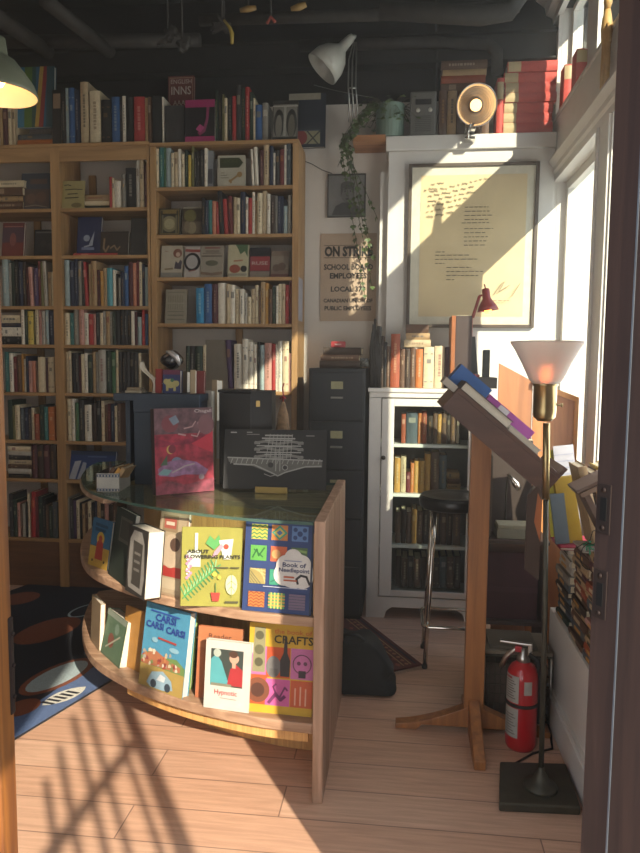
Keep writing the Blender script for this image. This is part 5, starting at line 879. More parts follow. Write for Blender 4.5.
for k in range(7):
    th = hs[k]*4.12/700*.985; a = PY(ws[k][0], 120, 4.12); c = min(PY(ws[k][1], 120, 4.12).x, xr_lim)
    L = c-a.x; red_vol(th*.985, L, .15, f"red volume lying flat with a cream spine label, {['lowest', 'second from bottom', 'third from bottom', 'middle', 'third from top', 'second from top', 'topmost'][k]} of seven" if False else f"red volume lying flat with cream label, {['lowest', 'second from the bottom', 'third from the bottom', 'fourth from the bottom', 'fifth from the bottom', 'second from the top', 'topmost'][k]} of the stack", T(a.x+L, 4.12+.004*(k % 3), z+th/2) @ RY(-pi/2) , (.73, .985)); z += th+.0008
for (Yv, h_, lab) in [(4.03, .225, 'orange-red volume standing on the window ledge, left of two'), (3.76, .19, 'orange-red volume standing on the window ledge, right of two')]:
    red_vol(.052, h_, .10, lab, T(XR+.014, Yv, FZ1+.0185), (.66, .97))
# clamp lamp, lit
Yc = 4.03; Cc = PY(476.5, 105, Yc)
t = thing('clamp_lamp', 'polished clamp lamp with a lit amber bulb facing the room, on the high shelf', 'lamp', (PY(470, 137, Yc).x, Yc, SHZ-.02)); Mi = Matrix.Translation(-t.location)
chrome = mat('chrome', '#d9d4cb', .12, 1.0, var=.03); refl = mat('brushed_reflector', '#b4aaa2', .22, 1.0, var=.05)
dirn = (Vector((0, 0, CAMH+.1))-Cc); dirn.x += .5; dirn.normalize(); Mh = T(*Cc) @ Vector((0, 0, 1)).rotation_difference(dirn).to_matrix().to_4x4()
b = MB(); pr_ = [(.030, -.11), (.034, -.10)]
for k in range(12): u = k/11; pr_ += [(.036+.068*u**.7+(.0022 if k % 2 else -.0022), -.095+.105*u)]
out = pr_+[(.110, .012), (.110, .016), (.105, .014)]+[(r-.003, z+.002) for r, z in pr_[::-1]]
b.lathe(out, refl, 40, Mh); b.build('reflector', t, Mi)
b = MB(); b.lathe([(.0, -.16), (.02, -.158), (.024, -.10), (.024, -.085), (0, -.085)], chrome, 20, Mh); b.build('socket', t, Mi)
b = MB(); b.lathe([(0, -.08), (.014, -.075), (.026, -.05), (.032, -.025), (.028, .0), (.016, .014), (0, .018)], mat('amber_bulb', '#ffb45a', .3, emit='#ffd090', estr=3), 22, Mh); b.build('bulb', t, Mi)
b = MB(); cp = PY(470, 134, Yc); b.tube([Cc+Vector((-.01, .03, -.09)), cp+Vector((.0, 0, .05)), cp+Vector((0, .01, .02))], .007, chrome, 10); b.cham(cp.x-.028, cp.x+.03, Yc-.005, Yc+.09, SHZ+.001, SHZ+.010, chrome, .004); b.cham(cp.x-.028, cp.x+.03, Yc-.005, YP-.024, SHZ-.052, SHZ-.037, chrome, .004); b.tube([(cp.x-.01, Yc, SHZ-.05), (cp.x-.01, Yc-.008, SHZ+.012)], .007, chrome, 10); b.build('clamp', t, Mi)
# carved figure on the window head
Pf = Vector((XR-.045, 3.10, FZ0+.0008)); wm = mat('carved_pale_wood', '#b8935a', .55, var=.2, scale=20)
t = thing('wooden_figure', 'tall thin carved wooden figure standing on the window head moulding', 'figurine', tuple(Pf)); b = MB()
for s in (-1, 1): b.tube([(0, s*.030, 0), (0, s*.026, .08), (0, s*.014, .16), (0, s*.006, .20)], [.010, .012, .014, .014], wm, 10)
b.tube([(0, 0, .18), (0, 0, .23), (0, .002, .27), (0, 0, .31)], [.020, .024, .020, .012], wm, 12); b.tube([(0, .0, .26), (.0, -.032, .23), (.0, -.034, .17)], [.010, .009, .007], wm, 8); b.tube([(0, .0, .28), (.0, .034, .28), (.0, .038, .34)], [.009, .008, .006], wm, 8)
b.build('body', t); b = MB(); b.lathe([(0, 0), (.010, .004), (.017, .025), (.016, .045), (.009, .062), (0, .066)], wm, 16, T(0, 0, .31)); b.build('head', t)
HAZE = .032

# ============================================================ tilted reading stand
stw = wood('cherry_stand', '#80502a', '#a56c3a', .45, 'Z', 8, 12); trayw = wood('walnut_tray', '#442c24', '#583c30', .5, 'X', 8, 10)
t = thing('book_stand', 'tall wooden pedestal book stand with a steeply tilted tray full of books', 'stand', (.305, 2.62, 0)); Mi = Matrix.Translation(-t.location)
b = MB(); b.cham(.262, .335, 2.60, 2.645, .08, 1.17, stw, .003); b.build('post', t, Mi)
fh = lambda x: .02+.095*(1-abs(x-.30)/.30)**1.6
xs = [.005+.02*i for i in range(30)]
b = MB(); b.prism([(x, 0.001 if (x < .09 or x > .50) else .022) for x in xs]+[(x, fh(x) if 0 < x < .6 else .02) for x in xs[::-1]], 'Y', 2.598, 2.647, stw); b.build('foot', t, Mi, bevel=.003)
b = MB(); b.prism([(2.35, .001), (2.35, .035), (2.42, .060), (2.597, .135), (2.597, .02), (2.45, .001)], 'X', .277, .318, stw); b.build('foot', t, Mi, bevel=.004)
b = MB(); b.prism([(2.648, .02), (2.648, .12), (2.80, .05), (2.86, .03), (2.86, .001), (2.80, .001)], 'X', .277, .318, stw); b.build('foot', t, Mi, bevel=.004)
A, B = PY(459, 388, 2.44), PY(562, 476, 2.44); sl = math.atan2(B.z-A.z, B.x-A.x); L = (B-A).length
MD = T(A.x, 2.44, A.z) @ RY(-sl); thk = .088
b = MB(); b.cham(0, L, 0, .36, -.014, 0, trayw, .002, MD); b.cham(0, L, 0, .014, -thk, -.014, trayw, .002, MD); b.cham(0, L, .346, .36, -thk, -.014, trayw, .002, MD); b.cham(0, .014, .014, .346, -thk, -.014, trayw, .002, MD); b.cham(L-.014, L, .014, .346, -thk, -.014, trayw, .002, MD); b.box(.014, L-.014, .014, .346, -thk, -thk+.008, trayw, MD); b.cham(L-.012, L, 0, .36, 0, .03, trayw, .002, MD); b.build('tray', t, Mi)
GS = 'books on the tilted stand'
def slab(lab, u0, u1, v0, v1, n0, n1, col, pages=True, extra=None, M=MD, near=None, label=None):
    c = M @ Vector((u0, v0, n0)); r = thing('book', lab, 'book', (0, 0, 0), 0, GS); r.matrix_world = M @ T(u0, v0, n0); w_, d, h = u1-u0, v1-v0, n1-n0; m = C(col)
    b = MB(); k = min(.003, h*.2); b.box(0, w_, 0, d, 0, k, m); b.box(0, w_, 0, d, h-k, h, m); b.box(-.0, .003, 0 if not near else .003, d, k, h-k, m)
    if near: b.box(0, w_, -.001, .0029, 0, h, m)
    b.build('cover', r)
    if label: b = MB(); b.box(w_*label[0], w_*label[1], -.0018, -.0011, h*.35, h*.95, C('#e4dee2')); b.build('spine_label', r)
    b = MB(); b.box(.0035, w_-.004, .004, d-.004, k+.0002, h-k-.0002, paperw); b.build('pages', r)
    if extra: b = MB(); art(b, w_, d, extra, y=0, M=T(0, 0, h) @ RX(-pi/2)); b.build('cover_print', r, merge=False)
    return r
slab('thick dark brown book with bright page edges lying at the upper end of the tray', .004, .218, .01, .20, .0006, .033, '#4f3a2e')
slab('white paperback with printed edge at the middle of the tilted tray', .222, .355, .01, .20, .0006, .020, '#cfc8ba')
slab('bright blue book standing past the brown one at the top of the tray', -.033, .115, .205, .34, .0006, .078, '#2a66b8', near='#2a66b8')
slab('magenta book with a white label standing past the white paperback on the tray', .120, .335, .205, .34, .0006, .062, '#b443a8', near='#b443a8', label=(.25, .45))
A2 = MD @ Vector((-.0, .10, -.02)); 
b = MB(); b.box(-.055, -.002, .02, .17, -.022, .002, C('#c9bfae'), MD); o = b.build('loose_papers'); tag(o, 'fanned loose cream papers at the upper left end of the tilted tray', 'papers')

# ============================================================ floor lamp
irn = mat('dark_bronze_iron', '#4a473c', .5, .5, var=.2); t = thing('floor_lamp', 'brass torchiere floor lamp with a flared milk glass bowl and square iron base', 'floor lamp', (.478, 2.235, 0)); Mi = Matrix.Translation(-t.location)
b = MB(); q = [PZ(500, 761, .03), PZ(566, 763, .03), PZ(581, 807, .03), PZ(499, 803, .03)]; cx = sum(p.x for p in q)/4; cy = sum(p.y for p in q)/4
b.prism([(p.x, p.y) for p in q], 'Z', 0.0008, .03, irn); b.build('base', t, Mi, bevel=.006)
b = MB(); b.lathe([(.055, .03), (.052, .040), (.03, .048), (.022, .07), (.012, .085), (.012, .10)], irn, 28, T(.478, 2.235, 0)); b.build('base_hub', t, Mi)
Pt = Vector((.452, 2.235, 1.22)); P5 = Vector((.470, 2.235, .62))
b = MB(); b.tube([(.478, 2.235, .05), P5, Pt.lerp(P5, .4)], .0085, irn, 14); b.build('pole', t, Mi)
brs = mat('lamp_brass', '#a8946a', .28, 1.0, var=.08); b = MB(); b.tube([Pt.lerp(P5, .4), Pt], .011, brs, 16); b.build('brass_pole', t, Mi)
zc0, zc1 = PY(545, 421, 2.235).z, PY(545, 383, 2.235).z; zr = PY(545, 341.5, 2.235).z; xc = PY(545, 400, 2.235).x
b = MB(); b.lathe([(.0, zc0-.002), (.020, zc0), (.033, zc0+.012), (.035, zc0+.03), (.035, zc1-.01), (.038, zc1-.008), (.038, zc1), (.03, zc1), (.0, zc1-.002)], brs, 32, T(xc, 2.235, 0)); b.tube([Vector((xc+.034, 2.235, zc0+.05)), Vector((xc+.05, 2.235, zc0+.05))], .003, brs, 8); b.tube([Vector((xc+.048, 2.235, zc0+.05)), Vector((xc+.054, 2.235, zc0+.05))], .006, brs, 10); b.build('socket_cup', t, Mi)
milk = mat('milk_glass', '#ece2da', .7, var=.01, trans=.45, ior=1.2, sss=.2); milk.node_tree.nodes['Principled BSDF'].inputs['Subsurface Scale'].default_value = .05
b = MB(); hR = zr-zc1; b.lathe([(.036, zc1-.004), (.050, zc1+.010), (.072, zc1+hR*.45), (.094, zc1+hR*.78), (.108, zr-.006), (.110, zr), (.107, zr), (.104, zr-.006), (.090, zc1+hR*.78), (.068, zc1+hR*.47), (.046, zc1+.014), (.030, zc1+.002)], milk, 48, T(xc, 2.235, 0)); b.build('glass_bowl', t, Mi)
b = MB(); b.lathe([(0, zc1), (.012, zc1+.002), (.018, zc1+.03), (.012, zc1+.05), (0, zc1+.055)], mat('warm_dim_bulb', '#ffb880', .3, emit='#ff8a4a', estr=45), 16, T(xc, 2.235, 0)); b.build('bulb', t, Mi)
b = MB(); b.tube([(.46, 2.34, .006), (.42, 2.40, .006), (.50, 2.48, .006), (.575, 2.52, .006), (.590, 2.62, .006), (.60, 2.75, .006)], .004, C('#1d1b1a'), 8); tag(b.build('power_cord'), 'black power cord curling on the floor behind the iron lamp base', 'cord')
# narrow board behind the pole
a = PY(519, 500, 2.52); b = MB(); M = T(.462, 2.40, .668) @ RX(radians(-4)); hh = .32; b.prism([(-.030, .035), (.018, 0), (.024, hh-.02), (.006, hh), (-.026, hh-.03)], 'Y', 0, .012, C('#4a2f20'), M)
t = thing('cardboard_strip', 'narrow brown board with an orange patch standing behind the lamp pole', 'board', (.462, 2.40, .668)); o = b.build('board', t, Matrix.Translation(-t.location))
b = MB(); b.poly([(-.002, -.0006, .20), (.019, -.0006, .13), (.022, -.0006, .27), (.008, -.0006, .30)], C('#c8682c'), M); b.build('orange_patch', t, Matrix.Translation(-t.location))

# ============================================================ fire extinguisher
exr = mat('extinguisher_red', '#a5141c', .3, var=.05, coat=.5); E0 = PZ(522, 752, 0); r_ = .056
t = thing('fire_extinguisher', 'red fire extinguisher with white labels standing beside the lamp base', 'fire extinguisher', (E0.x+.0, E0.y+.04, 0), radians(-14))
b = MB(); b.lathe([(0, .001), (r_*.86, .001), (r_*.96, .010), (r_, .03), (r_, .265), (r_*.95, .29), (r_*.72, .312), (.022, .325), (.018, .34), (0, .34)], exr, 40); b.build('cylinder', t)
b = MB(); b.lathe([(.020, .322), (.024, .328), (.024, .345), (.016, .352), (.015, .375), (0, .376)], steel, 24); b.build('valve', t)
b = MB(); b.cham(-.085, .024, -.010, .010, .385, .394, steel, .003); b.cham(.015, .03, -.010, .010, .345, .395, steel, .003); b.build('lever', t)
b = MB(); b.tube([(.02, 0, .372), (-.03, 0, .365), (-.06, 0, .335), (-.078, 0, .29)], [.010, .011, .010, .009], steel, 12); b.build('handle', t)
b = MB(); b.cham(-.03, -.005, -.014, .014, .36, .382, C('#d8202a'), .004); b.build('safety_pin_tag', t)
b = MB(); b.tube([(.02, -.02, .36), (.048, -.02, .345), (.058, -.005, .30), (.060, .0, .20), (.060, 0, .10)], .008, mat('black_rubber', '#141414', .7), 12); b.build('hose', t)
def wrap(b, a0, a1, z0, z1, m, r=r_+.0006, n=14):
    vs = [(r*cos(a0+(a1-a0)*i/n), r*sin(a0+(a1-a0)*i/n), z) for z in (z0, z1) for i in range(n+1)]; b.add(vs, [(i, i+1, n+2+i, n+1+i) for i in range(n)], m, None, True)
lw_ = C('#b9b5aa'); b = MB(); wrap(b, radians(195), radians(262), .185, .285, lw_); wrap(b, radians(195), radians(262), .055, .165, lw_); wrap(b, radians(280), radians(310), .22, .27, lw_)
for k in range(8): wrap(b, radians(202), radians(250-6*(k % 3)), .200+.009*k, .203+.009*k, C('#5a4e48'), r_+.0012)
for k in range(8): wrap(b, radians(202), radians(252-7*(k % 3)), .068+.010*k, .071+.010*k, C('#5a4e48'), r_+.0012)
wrap(b, radians(200), radians(235), .272, .280, C('#a33'.replace('#a33', '#aa3333')), r_+.0012); b.build('label', t, merge=False)
b = MB(); b.lathe([(r_+.0008, .168), (r_+.003, .169), (r_+.003, .180), (r_+.0008, .181)], mat('black_strap', '#181614', .6), 40); b.build('strap', t)

# ============================================================ low shelf unit and crate beyond
dk = wood('dark_shelf_wood', '#33241c', '#463229', .6, 'X')
t = thing('low_shelf', 'low dark wooden shelf unit in the corner behind the book stand', 'shelf', (.48, 3.0, 0)); Mi = Matrix.Translation(-t.location)
for xx in (.335, .600): b = MB(); b.cham(xx, xx+.018, 2.92, 3.12, 0, .66, dk, .002); b.build('side_panel', t, Mi)
for zz in (.66, .315): b = MB(); b.cham(.354 if zz < .6 else .33, .599 if zz < .6 else .622, 2.91, 3.12, zz-.0, zz+.016, dk, .002); b.build('shelf', t, Mi)
b = MB(); b.cham(.362, .585, 2.935, 3.10, .3325, .62, mat('oxblood_cloth', '#3d1c20', .7, var=.15), .005); b.box(.362, .585, 2.9335, 2.9348, .45, .47, C('#55282c')); tag(b.build('storage_box'), 'dark oxblood storage box on the middle board of the low shelf', 'box')
b = MB(); b.cham(.41, .56, 2.93, 3.04, .677, .720, C('#8a8468'), .003); b.cham(.415, .555, 2.932, 3.03, .7205, .735, C('#a09878'), .002); tag(b.build('book_bundle'), 'pale olive bundle of papers lying on top of the low shelf', 'papers')
t = thing('portfolio', 'large dark brown portfolio standing upright on the low shelf', 'portfolio', (.47, 3.07, .677)); b = MB(); b.cham(-.08, .10, 0, .03, 0, .40, C('#3c2a20'), .004); b.build('cover', t); b = MB(); b.box(-.078, .098, .006, .024, .395, .402, paper); b.build('pages', t)
b = MB(); b.cham(.375, .388, 2.95, 3.10, .677, 1.02, C('#4a3826'), .003); o = b.build('book'); tag(o, 'tall thin brown book upright at the left on the low shelf', 'book')
b = MB()
for k in range(3): a = .5+k*.8; b.tube([(.565+.01*k, 3.02, .68), (.560+.015*cos(a), 3.02, .80), (.575+.02*sin(a), 3.03, .90+.03*k)], [.012, .016, .010], C(['#5b4a3c', '#8a8378', '#3c2f28'][k]), 10)
tag(b.build('cloth_bundle'), 'crumpled brown and grey cloth bundle on the right of the low shelf', 'cloth')
b = MB(); b.tube([PY(508, 474, 3.02), PY(516, 484, 3.0), PY(519, 490, 3.0)], [.008, .016, .010], mat('chrome', '#ccc', .12, 1), 12); b.tube([PY(508, 474, 3.02), PY(506, 495, 3.03), Vector((PY(506, 495, 3.03).x, 3.03, .735))], .004, irn, 8)
tag(b.build('small_spotlight'), 'small metal clip spotlight below the tilted tray', 'lamp')
# wire crate
t = thing('wire_crate', 'metal-edged crate holding papers on the floor behind the fire extinguisher', 'crate', (.47, 2.75, 0)); Mi = Matrix.Translation(-t.location)
b = MB(); x0, x1, y0, y1, z1 = .345, .600, 2.70, 2.90, .27
for (xa, ya) in ((x0, y0), (x1, y0), (x0, y1), (x1, y1)): b.tube([(xa, ya, .005), (xa, ya, z1)], .006, steel, 8)
for zz in (.012, z1): b.tube([(x0, y0, zz), (x1, y0, zz), (x1, y1, zz), (x0, y1, zz), (x0, y0, zz)], .005, irn, 8)
b.build('frame', t, Mi); b = MB()
for k in range(1, 12): xx = x0+(x1-x0)*k/12; b.tube([(xx, y0, .012), (xx, y0, z1)], .0018, irn, 5)
for k in range(1, 7): zz = z1*k/7; b.tube([(x0, y0, zz), (x1, y0, zz)], .0018, irn, 5); b.tube([(x0, y0, zz), (x0, y1, zz)], .0018, irn, 5)
b.build('mesh', t, Mi)
b = MB(); b.cham(x0+.012, x1-.012, y0+.012, y1-.012, .02, .235, C('#5a4436'), .004); tag(b.build('magazine_stack'), 'stack of brown magazines inside the metal crate', 'magazines')
b = MB(); b.cham(x0-.004, x1+.004, y0-.004, y1+.004, z1+.0065, z1+.022, C('#8d8168'), .003); b.cham(x0+.02, x1-.05, y0+.01, y1-.01, z1+.0225, z1+.034, C('#6f6450'), .003); tag(b.build('flat_parcel'), 'flat tan parcel lying on top of the metal crate', 'parcel')
# folding wooden screen
t = thing('folding_screen', 'orange-brown wooden folding panels standing in front of the far window', 'screen', (.62, 3.35, 0)); Mi = Matrix.Translation(-t.location); scw = wood('screen_ply', '#a8683a', '#c4854f', .45, 'Z', 7, 9); sce = wood('screen_edge', '#c07a2c', '#dd9a48', .4, 'Z', 7, 9)
b = MB(); b.prism([(.447, .0), (.447, 1.405), (.60, 1.325), (.60, .0)], 'Y', 3.30, 3.315, wood('screen_shade_ply', '#8e5c3a', '#a87048', .5, 'Z', 7, 9)); b.build('panel', t, Mi)  # left panel in darker ply, its shade put into the colour
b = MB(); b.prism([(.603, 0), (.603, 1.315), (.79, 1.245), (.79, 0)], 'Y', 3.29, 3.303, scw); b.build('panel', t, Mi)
b = MB(); b.prism([(.60, 1.305), (.60, 1.33), (.80, 1.255), (.80, 1.23)], 'Y', 3.27, 3.29, sce); b.prism([(.782, 0), (.782, 1.24), (.80, 1.232), (.80, 0)], 'Y', 3.27, 3.29, sce); b.build('edge_frame', t, Mi)

# ============================================================ books piled on the window bench
GW = 'books piled on the window bench'; BZ = .4206
rnd = random.Random(21); n_b = 0
def lying(xc, yc, z, L, W_, th, rz, col, lab):       # spine toward the room (-X)
    M = T(xc, yc, z) @ RZ(rz) @ RZ(-pi/2); b = MB(); m = cm(col); k = min(.003, th*.2)
    b.box(-L/2, L/2, 0, W_, 0, k, m); b.box(-L/2, L/2, 0, W_, th-k, th, m); n = 5; arc = [(.003-.006*sin(pi*i/n), th*i/n) for i in range(n+1)]; b.prism(arc+[(.006, th), (.006, 0)], 'X', -L/2, L/2, m); b.box(-L/2+.004, L/2-.004, .006, W_-.004, k, th-k, paper)
    if th > .02: b.box(-L*.3, L*.1, -.0035, -.0015, th*.3, th*.7, cm(rnd.choice(['gold', 'cream', 'beige'])) if col not in ('cream', 'white', 'tan') else cm('dark_brown'))
    o = b.build('book'); o.matrix_world = M; tag(o, lab, 'book', GW)
cols = {0: ['dark_green', 'slate', 'charcoal', 'slate', 'dark_brown', 'slate', 'grey', 'pale_grey', 'pale_grey', 'white', 'pale_grey'], 1: ['brown', 'slate', 'brown', 'tan', 'dark_brown', 'brown', 'rust', 'tan', 'maroon', 'tan', 'brown', 'brown'], 2: ['slate', 'rust', 'tan', 'brown', 'pink', 'dark_brown', 'slate', 'tan', 'rust', 'brown', 'maroon', 'tan']}
nm = ['far', 'middle', 'near']
tops = []
for p, (yc, ztop, L0) in enumerate([(2.72, .715, .19), (2.50, .765, .20), (2.27, .785, .21)]):
    z = BZ; i = 0; N = len(cols[p]); tot = ztop-BZ; ths = [rnd.uniform(.7, 1.3) for _ in range(N)]; s_ = sum(ths)
    for i in range(N):
        th = ths[i]*tot/s_; lying(.640+rnd.uniform(-.012, .008), yc+rnd.uniform(-.006, .006), z, L0*rnd.uniform(.88, 1), .17, th-.0006, rnd.uniform(-.05, .05), cols[p][i], f"{cols[p][i].replace('_', ' ')} book lying {['lowest', 'second from bottom'][i] if i < 2 else ('topmost' if i == N-1 else ORD[i+1]+' from bottom')} in the {nm[p]} pile on the bench"); z += th
    tops.append(z)
z = tops[0]+.0008
b = MB(); b.cham(.600, .80, 2.63, 2.82, z, z+.014, C('#c22440'), .003); b.box(.6008, .798, 2.6295, 2.631, z+.003, z+.009, paperw); tag(b.build('red_folder'), 'bright red folder lying on top of the far pile of books', 'folder'); zr_ = z+.0145
yel = C('#e0b41c'); 
def stand(lab, name, xc, yc, z, w_, h, th, rz, lean, m, cat='folder', printed=None, tilt=0):
    t = thing(name, lab, cat, (xc, yc, z)); t.rotation_euler = (radians(-lean), radians(tilt), rz); b = MB(); b.box(-w_/2, w_/2, 0, .0015, 0, h, m); b.box(-w_/2, w_/2, th-.0015, th, 0, h, m); b.box(-w_/2, -w_/2+.0015, .0015, th-.0015, 0, h, m); b.build('cover', t); b = MB(); b.box(-w_/2+.003, w_/2-.002, .0018, th-.0018, .002, h-.004, paperw); b.build('pages', t)
    if printed: b = MB(); art(b, w_, h, printed, y=-.0004, M=T(-w_/2, 0, 0)); b.build('cover_print', t, merge=False)
stand('blue-grey folder standing left on the far pile', 'folder', .615, 2.66, zr_+.003, .05, .19, .02, 0, 3, C('#7f97a8'), tilt=-8)
stand('bright yellow envelope standing upright in the middle of the far pile', 'envelope', .655, 2.67, zr_+.006, .07, .25, .03, 0, 2, yel, 'envelope', tilt=-10)
stand('yellow-green card standing behind the lined notepad', 'card', .622, 2.765, zr_+.004, .06, .34, .004, 0, 2, C('#c9c42a'), 'card', tilt=-6)
stand('lined white notepad standing behind the yellow envelope', 'notepad', .668, 2.75, zr_+.005, .075, .36, .010, 0, 2, C('#a9a8b4'), 'notepad', [('r', .05, .06+.07*i, .95, .068+.07*i, '#8f93ae') for i in range(13)], tilt=-7)
z2 = tops[1]+.001
for i, (xx, yy, hh_, col, lab) in enumerate([(.675, 2.50, .29, 'tan', 'tan book standing tilted beside the yellow envelope, left of three'), (.712, 2.50, .27, 'brown', 'brown book standing tilted on the middle pile, central of three'), (.748, 2.50, .29, 'yellow', 'yellow-paged book standing tilted on the middle pile, right of three')]):
    b = spine_book(.030, hh_, .14, col, rnd, i < 2); o = b.build('book'); o.matrix_world = T(xx+.02, yy-.03+.0, z2+.006) @ RY(radians(-14)); tag(o, lab, 'book', GW)
b = MB(); M = T(.735, 2.31, tops[2]+.04) @ RY(radians(-28)); b.cham(-.06, .08, 0, .14, .20, .215, C('#8a6a54'), .002, M); b.cham(-.065, .075, .005, .135, .217, .228, C('#75584a'), .002, M); b.cham(-.05, -.03, .02, .12, .0, .20, C('#6b4e40'), .002, M); o = b.build('cardboard_box'); tag(o, 'brown cardboard box tilted open at the near end of the bench piles', 'box')
b = MB(); b.cham(.625, .78, 2.41, 2.56, z2, z2+.006, C('#b9a794'), .001); tag(b.build('loose_papers'), 'pale loose papers lying on the middle pile of bench books', 'papers')
b = MB(); c0 = Vector((.640, 2.40, z2+.03)); grn = C('#1f9a66')
for k in range(5): a = k*1.26; b.tube([c0, c0+Vector((.012*cos(a), -.006, .012*sin(a)+.004)), c0+Vector((.020*cos(a+.5), -.004, .018*sin(a+.5)))], .003, grn, 6)
b.tube([c0, c0+Vector((.002, -.01, -.03))], .003, grn, 6); tag(b.build('ribbon_bow'), 'small green ribbon knot tied on a black wire loop', 'ribbon')
b = MB(); wb_ = C('#201c1a')
b.tube([c0+Vector((.03*cos(a)*1.0, -.012, -.035+.045*sin(a))) for a in [k*2*pi/16 for k in range(17)]], .0016, wb_, 6)
b.tube([Vector((.60, 2.40, z2+.02)), Vector((.62, 2.39, z2+.04)), c0], .0014, wb_, 6); b.tube([c0+Vector((0, 0, .01)), c0+Vector((.01, .0, .05)), c0+Vector((.03, 0, .055)), c0+Vector((.045, 0, .03))], .0016, wb_, 6)
tag(b.build('wire_loop'), 'black wire loops dangling in front of the bench books', 'wire')
b = MB(); b.tube([Vector((.69, 2.34, z2+.0)), Vector((.668, 2.34, z2+.045)), Vector((.70, 2.34, z2+.06))], .0035, C('#d8d8dc'), 8); tag(b.build('white_cable'), 'short white cable end at the near edge of the bench piles', 'cable')

# ============================================================ stool
t = thing('bar_stool', 'black round-seated bar stool with chrome legs and foot ring', 'stool', (.250, 3.27, 0)); blk = mat('black_vinyl', '#121212', .28, var=.15, scale=30)
sr = .155; sz = .79
b = MB(); b.lathe([(0, sz-.055), (sr-.012, sz-.055), (sr-.004, sz-.048), (sr, sz-.03), (sr, sz-.014), (sr-.004, sz-.004), (sr-.014, sz), (sr*.6, sz+.002), (0, sz+.003)], blk, 48); b.build('seat', t)
b = MB(); b.lathe([(sr-.006, sz+.0005), (sr-.010, sz+.004), (sr-.016, sz+.002)], blk, 48); b.build('piping', t)
for sx in (-1, 1):
    for sy in (-1, 1):
        b = MB(); b.tube([(sx*.085, sy*.085, sz-.056), (sx*.100, sy*.100, .36), (sx*.115, sy*.115, .012)], .0105, chrome, 14); l_ = b.build('leg', t)
        b = MB(); b.lathe([(.0125, 0.001), (.014, .003), (.013, .018), (0, .019)], blk, 14, T(sx*.1155, sy*.1155, 0)); b.build('rubber_foot', l_)
b = MB(); e = .128; rr = .03; pts = []
for (qx, qy, a0) in ((e-rr, e-rr, 0), (-e+rr, e-rr, 90), (-e+rr, -e+rr, 180), (e-rr, -e+rr, 270)):
    for k in range(5): a = radians(a0+k*22.5); pts.append((qx+rr*cos(a), qy+rr*sin(a), .20))
b.tube(pts+[pts[0]], .008, chrome, 10); b.build('foot_ring', t)

# ============================================================ rugs, bag
def rug_mat(name, base): return mat(name, base, .95, var=.12, scale=90, bump=.5)
u0 = PZ(19, 738); u1 = PZ(91, 694); ang = math.atan2(u1.y-u0.y, u1.x-u0.x)

t = thing('area_rug', 'dark navy rug with orange ovals and a pale leaf, left of the display counter', 'rug', (u1.x, u1.y, .0008)); t.rotation_euler = (0, 0, ang)
Lr, Wr = 1.5, 1.35; b = MB(); b.box(-Lr, 1.30, 0, Wr, 0, .009, rug_mat('navy_pile', '#22242c')); b.build('pile', t)
b = MB(); Z9 = .0094
def blob(pts, m, z=Z9): b.poly([(x, y, z) for x, y in pts], m)
def w2r(px, py): p = PZ(px, py)-t.location; c, s_ = cos(-ang), sin(-ang); return (p.x*c-p.y*s_, p.x*s_+p.y*c)
blue_ = rug_mat('blue_pile', '#53688f'); blob([(-Lr, .0), (1.3, .0), (1.3, .12), (.4, .15), (.03, .16), (-.1, .14), (-.3, .13), (-.6, .15), (-Lr, .12)], blue_)
def oval(px, py, rx_, ry_, m, z): c = Vector((*w2r(px, py), 0)); blob([(c.x+rx_*cos(2*pi*k/24), c.y+ry_*sin(2*pi*k/24)) for k in range(24)], m, z)
org = rug_mat('rust_pile', '#7a4630'); pal = rug_mat('pale_blue_pile', '#9fb0b4'); whp = rug_mat('white_pile', '#c9c8bd')
oval(48, 632, .20, .12, org, Z9+.0004); oval(20, 600, .12, .1, org, Z9+.0004); oval(58, 678, .20, .10, org, Z9+.0004); oval(58, 678, .17, .075, pal, Z9+.0008)
oval(22, 710, .08, .06, org, Z9+.0004)
c1 = Vector((*w2r(42, 708), 0)); c2 = Vector((*w2r(86, 689), 0)); d = (c2-c1).normalized(); nn = Vector((-d.y, d.x, 0)); LL = (c2-c1).length
blob([tuple((c1+d*(LL*u)+nn*(.045*sin(pi*u)**.7*s_)).xy) for u, s_ in [(k/10, 1) for k in range(11)]+[(1-k/10, -1) for k in range(1, 10)]], whp, Z9+.0008)
for k in range(5): p = c1+d*(LL*(.2+.14*k)); q = p+nn*.028-d*.03; r2 = p-nn*.028-d*.01; blob([tuple((q+d*.012).xy), tuple((q-d*.004).xy), tuple((r2-d*.004).xy), tuple((r2+d*.012).xy)], rug_mat('black_pile', '#20222a'), Z9+.0012)
oval(86, 612, .12, .07, pal, Z9+.0004); oval(86, 612, .105, .058, rug_mat('navy_pile', '#22242c'), Z9+.0008)
b.build('woven_pattern', t, merge=False)
t = thing('persian_rug', 'dark red patterned rug with pale fringe in front of the filing cabinet', 'rug', (0, 0, 0))
q = [PZ(422, 666), PZ(390, 673), PZ(341, 690), PZ(341, 618), PZ(358, 616)]; q = [Vector((p.x, p.y, 0)) for p in q]
R0, R1 = q[0], q[1]; e1 = (PZ(358, 616)-q[0]); 
b = MB(); n4 = [q[0], q[1], q[1]+(q[1]-q[0])*2.3, q[4]+(q[1]-q[0])*2.6, q[4]]
n4 = [(p.x, p.y) for p in n4]; b.prism(n4, 'Z', .0008, .009, rug_mat('red_wool', '#5c2a26')); b.build('pile', t)
b = MB(); P_ = [Vector((*p, .0094)) for p in n4]; cen = sum(P_, Vector())/5
edge = (P_[4]-P_[0]); inn = (P_[1]-P_[0]).normalized()
